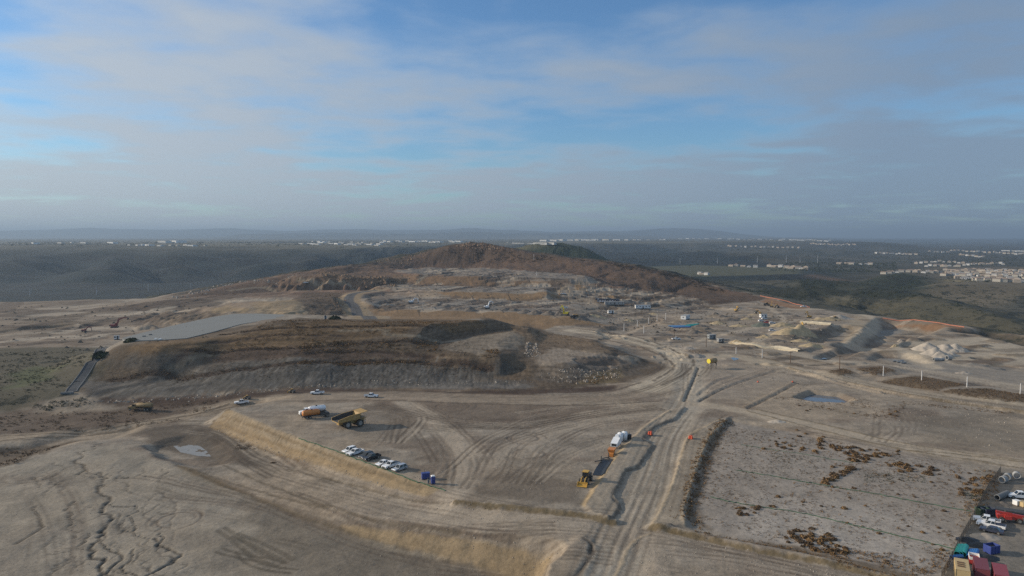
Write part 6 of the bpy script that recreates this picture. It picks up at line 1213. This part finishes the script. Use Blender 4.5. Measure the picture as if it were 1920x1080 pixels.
mass('crest_scrub', 'dark scrub along the crest of the hill', HSB, [(sp([(1060, 483), (1190, 499), (1310, 528), (1430, 556), (1370, 548), (1200, 508)], 900, 45), (.8, 2.4)), (sp([(830, 470), (880, 458), (960, 468), (1050, 483), (1000, 492), (860, 485)], 700, 46), (.8, 2.2))], 15, TB, .15, .4, 25)
mass('hill_stubble', 'burnt brown stubble on the red hillside above the terraces', HSB, [(sp([(760, 485), (860, 470), (1000, 485), (1180, 502), (1330, 545), (1250, 545), (1100, 520), (980, 505), (800, 500)], 2200, 48), (.4, 1.3)), (sp([(1280, 545), (1400, 555), (1500, 578), (1420, 572)], 500, 49), (.4, 1.1))], 10, TS, .1, .4)
mass('rubble', 'pale loose rocks along the foot of the dark hill', RKM, [(sp([(160, 752), (260, 750), (400, 741), (470, 735), (640, 723)], 240, 50, True, 1.4), (.2, .8)), (sp([(640, 722), (820, 722), (1000, 718), (1000, 712), (700, 712)], 160, 51), (.2, .7)), (sp([(985, 640), (1005, 645), (1015, 668), (985, 668)], 120, 52), (.4, 1.4)), (sp([(1000, 700), (1080, 690), (1180, 690), (1060, 720)], 220, 53), (.2, .8)), (sp([(1080, 720), (1110, 703), (1165, 694), (1170, 708)], 80, 54), (.3, 1.2)), (sp([(330, 560), (400, 541), (470, 527), (560, 516)], 200, 55, True, 5), (.6, 2.4)), (sp([(1275, 650), (1300, 660), (1315, 672)], 60, 56, True, 1.5), (.3, .9)), (sp([(775, 893), (795, 902), (822, 910)], 26, 57, True, .5), (.15, .4)), (sp([(1270, 560), (1330, 580), (1400, 600)], 160, 58, True, 12), (.4, 1.2)), (sp([(1080, 575), (1280, 580), (1300, 600), (1100, 600)], 260, 59), (.3, 1.1)), (sp([(1400, 580), (1580, 590), (1560, 650), (1380, 650)], 320, 60), (.3, 1.0))], 11, TR, .25)
mass('ochre_rubble', 'ochre broken rock of the road cut and the summit', RKO, [(sp([(585, 512), (640, 515), (745, 522), (742, 538), (690, 541), (600, 530)], 420, 61), (.8, 3.0)), (sp([(855, 461), (880, 455), (915, 458), (940, 466), (890, 468)], 150, 62), (1.0, 3.4)), (sp([(700, 490), (760, 480), (800, 472), (800, 480), (740, 492)], 160, 63), (.8, 2.6)), (sp([(1000, 495), (1200, 510), (1300, 540), (1100, 520)], 200, 64), (.4, 1.1)), (sp([(600, 585), (650, 560), (640, 590)], 120, 65), (.5, 1.6))], 12, TR, .3)
mass('far_trees', 'dark trees scattered among the far houses and the plain', DKB, [(sp([(1690, 508), (1780, 530), (1925, 532), (1925, 505)], 420, 66), (2.0, 4.5)), (sp([(1440, 508), (1680, 512), (1680, 492), (1480, 492)], 700, 67), (3.0, 7.0)), (sp([(1500, 490), (1925, 500), (1925, 470), (1500, 470)], 700, 68), (3.5, 8.0)), (sp([(0, 461), (500, 462), (500, 455), (0, 455)], 260, 69), (5, 11)), (sp([(500, 462), (900, 462), (900, 453), (500, 453)], 260, 70), (5, 11)), (sp([(1100, 475), (1500, 478), (1500, 460), (1100, 458)], 420, 71), (4, 10))], 13, TB, .1)
CLOD = island_mat('dark_clods', (.05, .042, .034), (.20, .165, .125))
mass('spoil_clods', 'dark lumps of dug soil strewn over the far works', CLOD, [(sp([(1080, 572), (1300, 580), (1420, 590), (1580, 592), (1560, 650), (1330, 640), (1120, 612)], 900, 72), (.4, 1.9)), (sp([(1300, 670), (1480, 690), (1640, 690), (1700, 720), (1400, 745), (1310, 740)], 260, 73), (.2, .7)), (sp([(0, 575), (420, 566), (300, 620), (0, 680)], 420, 74), (.5, 2.2)), (sp([(700, 508), (1050, 512), (1290, 560), (1060, 585), (700, 572)], 620, 75), (.5, 1.8)), (sp([(1130, 628), (1165, 620), (1240, 596)], 120, 76, True, 4), (.4, 1.6))], 14, TR, .25, .5, 30)
mass('loose_stones', 'loose stones and clods scattered over the graded ground', RKM, [(sp([(-60, 900), (215, 835), (640, 1000), (900, 1060), (900, 1085), (-60, 1085)], 1500, 93), (.06, .2)), (sp([(400, 860), (760, 935), (1100, 975), (1140, 1070), (900, 1040), (640, 975)], 1300, 94), (.06, .22)), (sp([(1170, 1000), (1300, 1010), (1680, 1090), (1200, 1085)], 900, 95), (.06, .22)), (sp([(600, 770), (1250, 770), (1080, 930), (860, 920)], 1600, 96), (.08, .26)), (sp([(1290, 755), (1220, 880), (1170, 1000)], 700, 97, True, 5), (.06, .24)), (sp([(400, 800), (500, 842), (620, 880), (780, 932)], 420, 98, True, 1.0), (.08, .3)), (sp([(1290, 690), (1480, 700), (1900, 760), (1900, 850), (1400, 760)], 1600, 99), (.1, .35))], 17, TR, .2)
# separate shrubs of the ashy field
SH = []
for i in range(6):
    t = tuft(80, 60 + i, .85); me = bpy.data.meshes.new('shrub'); me.from_pydata([tuple(p) for p in (t * np.array([1, 1, 1.0])).reshape(-1, 3)], [], [(3 * k, 3 * k + 1, 3 * k + 2) for k in range(len(t))]); me.materials.append(ORB if i < 3 else BRB); SH.append(me)
def shrubs(pts, sr, seed, label, group):
    r = np.random.RandomState(seed); Z = hgt(pts[:, 0], pts[:, 1])
    for p, z in zip(pts, Z):
        o = bpy.data.objects.new('shrub', SH[r.randint(6)]); COL.objects.link(o); s = sr[0] + (sr[1] - sr[0]) * r.rand() ** 1.6; o.location = (p[0], p[1], z - .08 * s); o.scale = (s, s * r.uniform(.8, 1.2), s * r.uniform(.7, 1.0)); o.rotation_euler = (0, 0, r.rand() * 6.28); tag(o, label, 'shrub', group)
shrubs(sp([(1537, 818), (1540, 832), (1530, 850)], 14, 80, True, .5), (.6, 1.2), 1, 'rust brown shrub in the short upright line near the top of the field', 'shrubs of the upright line')
shrubs(sp([(1545, 835), (1600, 838), (1685, 845), (1690, 856), (1640, 862), (1605, 872), (1580, 850)], 66, 81), (.55, 1.3), 2, 'rust brown shrub in the dense band across the field', 'shrubs of the dense band')
shrubs(sp([(1600, 878), (1575, 890), (1545, 906)], 26, 82, True, .6), (.7, 1.4), 3, 'rust brown shrub in the thick slanting hedge row below the band', 'shrubs of the slanting row')
shrubs(sp([(1660, 864), (1770, 880), (1765, 892), (1700, 890), (1660, 876)], 34, 83), (.55, 1.2), 4, 'brown shrub in the scattered group right of the dense band', 'shrubs right of the band')
shrubs(sp([(1440, 803), (1510, 808), (1520, 850), (1430, 845)], 22, 84), (.45, 1.0), 5, 'small brown shrub in the upper left of the field', 'shrubs in the upper left of the field')
shrubs(sp([(1460, 995), (1530, 990), (1600, 1035), (1560, 1042), (1470, 1015)], 56, 85), (.5, 1.2), 6, 'brown shrub in the lower group near the bottom edge of the field', 'shrubs near the bottom of the field')
shrubs(sp([(1355, 958), (1400, 948), (1470, 945), (1400, 970)], 14, 86), (.5, 1.0), 7, 'brown shrub in the lower left corner of the field', 'shrubs in the lower left of the field')
shrubs(sp([(1790, 885), (1865, 885), (1845, 940), (1800, 935)], 22, 87), (.6, 1.3), 8, 'brown shrub beside the store yard fence', 'shrubs beside the yard fence')
shrubs(sp([(1480, 860), (1800, 890), (1780, 1040), (1420, 940)], 36, 88), (.35, .85), 9, 'lone small brown shrub out on the ashy field', 'lone shrubs on the field')
shrubs(sp([(1480, 752), (1680, 765), (1690, 785), (1500, 775)], 10, 89), (.5, 1.0), 10, 'small shrub on the bare ground below the pond', 'shrubs below the pond')
for (u, v, s, l) in ((190, 668, 4.2, 'dark green bush standing over the drain chute'), (246, 640, 3.0, 'dark round bush against the reservoir wall'), (628, 598, 3.4, 'dark green bush on the ridge behind the reservoir'), (512, 868, .9, 'small brown bush at the foot of the tan slope')):
    x, y, z = at(u, v); t = tuft(160, int(u), .8); me = bpy.data.meshes.new('bush'); me.from_pydata([tuple(p) for p in t.reshape(-1, 3)], [], [(3 * k, 3 * k + 1, 3 * k + 2) for k in range(len(t))]); me.materials.append(DKB if s > 1 else BRB); o = link('bush', me, None, (x, y, z - .3)); o.scale = (s * 1.25, s, s * .8); tag(o, l, 'bush')
# ------------------------------------------------------------------ far houses and sheds
WALLS = [mat('cream_render', (.46, .42, .35), .9), mat('white_render', (.60, .58, .54), .9), mat('sand_render', (.36, .31, .25), .9)]; ROOFS = [mat('clay_tiles', (.27, .205, .165), .9), mat('grey_tiles', (.30, .28, .26), .9), mat('tan_tiles', (.46, .36, .27), .9)]
HM = []
for i in range(6):
    r = random.Random(i); w, d, h = r.uniform(11, 14), r.uniform(9, 12), r.choice((3.2, 5.6, 5.8)); rh = r.uniform(1.8, 2.6); b = MB().box((0, 0, h / 2 - 1), (w, d, h + 2)).mesh('house', WALLS[i % 3])
    x, y = w / 2 + .5, d / 2 + .5; k = (w - d) / 2 if i % 2 else w / 2 + .5; k = max(k, 1.0)
    rf = MB().add([(-x, -y, h), (x, -y, h), (x, y, h), (-x, y, h), (-k, 0, h + rh), (k, 0, h + rh)], [(3, 2, 1, 0), (0, 1, 5, 4), (2, 3, 4, 5), (1, 2, 5), (3, 0, 4)]).mesh('roof', ROOFS[i % 3])
    g = MB(); [g.box((q, -d / 2 - .03, z), (1.5, .08, 1.3)) for q in (-w * .3, 0, w * .3) for z in ((1.8,) if h < 4 else (1.6, 4.3))]; [g.box((-w / 2 - .03, q, 1.8), (.08, 1.5, 1.3)) for q in (-d * .25, d * .25)]; HM.append((b, rf, [(lambda q: (setattr(q, 'v', g.v[a0:a1]), setattr(q, 'f', [tuple(i - a0 for i in p) for p in g.f[c0:c1]]), q.mesh('window', GLASS))[2])(MB()) for a0, a1, c0, c1 in g.seg]))
def houses(px, n, seed, label, group, jit=1.0, scale=1.0, detail=False):
    r = random.Random(seed); P = np.array([(u, v) for u, v in px], float); L = np.concatenate([[0], np.cumsum(np.hypot(*np.diff(P, axis=0).T))])
    for i in range(n):
        s = L[-1] * (i + .5 + r.uniform(-.3, .3)) / n; x, y, z = G(np.interp(s, L, P[:, 0]), np.interp(s, L, P[:, 1]) + r.uniform(-jit, jit), 1000, 9000); b, rf, g = HM[r.randrange(6)]
        o = link('house', b, None, (x, y, z)); o.rotation_euler = (0, 0, r.uniform(-.9, -.3) + r.choice((0, 3.14))); o.scale = (scale,) * 3; tag(o, label, 'house', group); o.scale = [q * .88 for q in o.scale]; link('roof', rf, o)
        if detail: [link('window', w_, o) for w_ in g]
E1 = 'estate houses behind the bushy hills'
houses([(1655, 514), (1700, 510), (1765, 512)], 15, 1, 'house in the row along the crest left of the estate', 'houses left of the estate', .6); houses([(1762, 516), (1840, 518), (1925, 519)], 17, 2, 'house in the third row from the front of the estate', 'third row of the estate', 1, 1, True); houses([(1775, 512), (1925, 514)], 18, 3, 'house in the fourth row from the front of the estate', 'fourth row of the estate', 1); houses([(1770, 508), (1925, 509)], 20, 4, 'house in the rearmost row of the estate behind the bushy hill', 'rear row of the estate', 1); houses([(1790, 522), (1925, 525)], 14, 5, 'house in the second row from the front of the estate', 'second row of the estate', 1, 1.05, True); houses([(1820, 526), (1925, 530)], 8, 6, 'house in the front row of the estate behind the bushy hill', 'front row of the estate', .6, 1.1, True)
houses([(1715, 496), (1760, 491), (1810, 494)], 11, 7, 'small house on the curved upper street of the knoll above the estate', 'upper street of the knoll', 1); houses([(1735, 499), (1800, 500)], 9, 8, 'small house in the lower street of the knoll above the estate', 'lower street of the knoll', .8); houses([(1805, 498), (1885, 495)], 11, 9, 'small house on the right flank of the knoll above the estate', 'right flank of the knoll', 1)
houses([(1640, 475), (1722, 478)], 15, 10, 'pale house in the straight far row below the long hill', 'houses below the long hill', .4, 1.2); houses([(1780, 470), (1860, 474), (1925, 478)], 20, 11, 'pale house in the long far row at the right edge', 'houses far right', 1, 1.3); houses([(1798, 478), (1845, 483)], 8, 12, 'pale house in the short slanting far row under the long one', 'short far row', .5, 1.2); houses([(1740, 472), (1780, 474)], 5, 13, 'pale house in the few standing left of the long far row', 'few houses left of the far row', .5, 1.2)
houses([(1520, 457.5), (1560, 459.5), (1605, 459)], 20, 14, 'white house on the far hillside right of the hazy plateau', 'houses on the far hillside', .8, 1.3); houses([(1360, 462), (1440, 464), (1500, 465)], 16, 15, 'pale house on the blue hills beyond the green field', 'houses on the blue hills', .5, 1.3); houses([(1440, 500), (1480, 503), (1515, 506)], 10, 16, 'pale building among trees beyond the green field', 'buildings beyond the green field', .8, 1.3); houses([(1365, 499), (1425, 502)], 5, 17, 'pale building among trees beyond the green field', 'buildings beyond the green field', .4, 1.2); houses([(1570, 495), (1600, 496), (1640, 497)], 6, 18, 'pale farm building on the wooded plain', 'farm buildings on the plain', .5, 1.3)
houses([(1310, 514), (1326, 516)], 4, 19, 'white house at the near edge of the green field', 'houses at the green field', .4, 1.0)
SM = []
for i in range(4):
    w, d, h = ((70, 45, 11), (110, 60, 12), (45, 40, 10), (90, 30, 9))[i]; b = MB().box((0, 0, h / 2 - 2), (w, d, h + 4)); SM.append((b.mesh('warehouse', (WALLS[1], WHITEB, WALLS[0], WALLS[1])[i]), MB().box((0, 0, h + .6), (w * .98, d * .98, .5)).mesh('roof', CONC), MB().box((0, -d / 2 - .1, 2.2), (w * .7, .2, 4)).mesh('loading_door', GREYC)))
def sheds(px, n, seed, label, group, jit=.6, scale=1.0):
    r = random.Random(seed); P = np.array(px, float)
    for i in range(n):
        t = (i + r.random()) / n; u = np.interp(t, np.linspace(0, 1, len(P)), P[:, 0]); v = np.interp(t, np.linspace(0, 1, len(P)), P[:, 1]) + r.uniform(-jit, jit); x, y, z = G(u, v, 2000, 11000); b, rf, dd = SM[r.randrange(4)]
        o = link('warehouse', b, None, (x, y, z)); o.rotation_euler = (0, 0, r.uniform(-.9, -.5)); o.scale = (scale * r.uniform(.6, 1.1), scale * r.uniform(.6, 1), scale); tag(o, label, 'warehouse', group); link('roof', rf, o); link('loading_door', dd, o)
sheds([(1020, 452.5), (1160, 450.5)], 13, 1, 'big white warehouse in the bright row behind the hill', 'warehouses behind the hill', .5, 1.15); sheds([(1160, 450.5), (1260, 450)], 6, 2, 'white warehouse right of the bright row on the plateau', 'warehouses right of the bright row', .4, .8); sheds([(950, 455.5), (1030, 457.5)], 9, 3, 'small shed left of the green hill on the plateau', 'sheds left of the green hill', .8, .4)
sheds([(240, 461), (390, 461.5)], 12, 4, 'low shed on the mesa rim at the left', 'sheds on the left mesa rim', .8, .42); sheds([(300, 455.5), (340, 455.5)], 3, 5, 'bright white shed on the left mesa', 'bright sheds on the left mesa', .3, 1.1); sheds([(560, 455), (640, 457), (720, 458)], 34, 6, 'small building in the hazy town left of the hill', 'buildings left of the hill', 3.2, .42); sheds([(720, 454), (870, 454)], 14, 7, 'small building on the plateau behind the hill crest', 'buildings behind the crest', 1.5, .65); sheds([(60, 457), (240, 456)], 6, 8, 'dim shed far left on the mesa', 'sheds far left', .8, .7)
sheds([(1380, 449), (1500, 450.5), (1560, 452)], 22, 9, 'tiny pale building on the hazy plateau rim', 'buildings on the plateau rim', 1.2, .55); sheds([(1880, 471), (1925, 473)], 4, 10, 'white shed at the far right edge', 'sheds at the far right', .4, .6); sheds([(1270, 447.5), (1380, 448)], 10, 11, 'tiny white building on the hazy slope', 'buildings on the hazy slope', .8, .7)
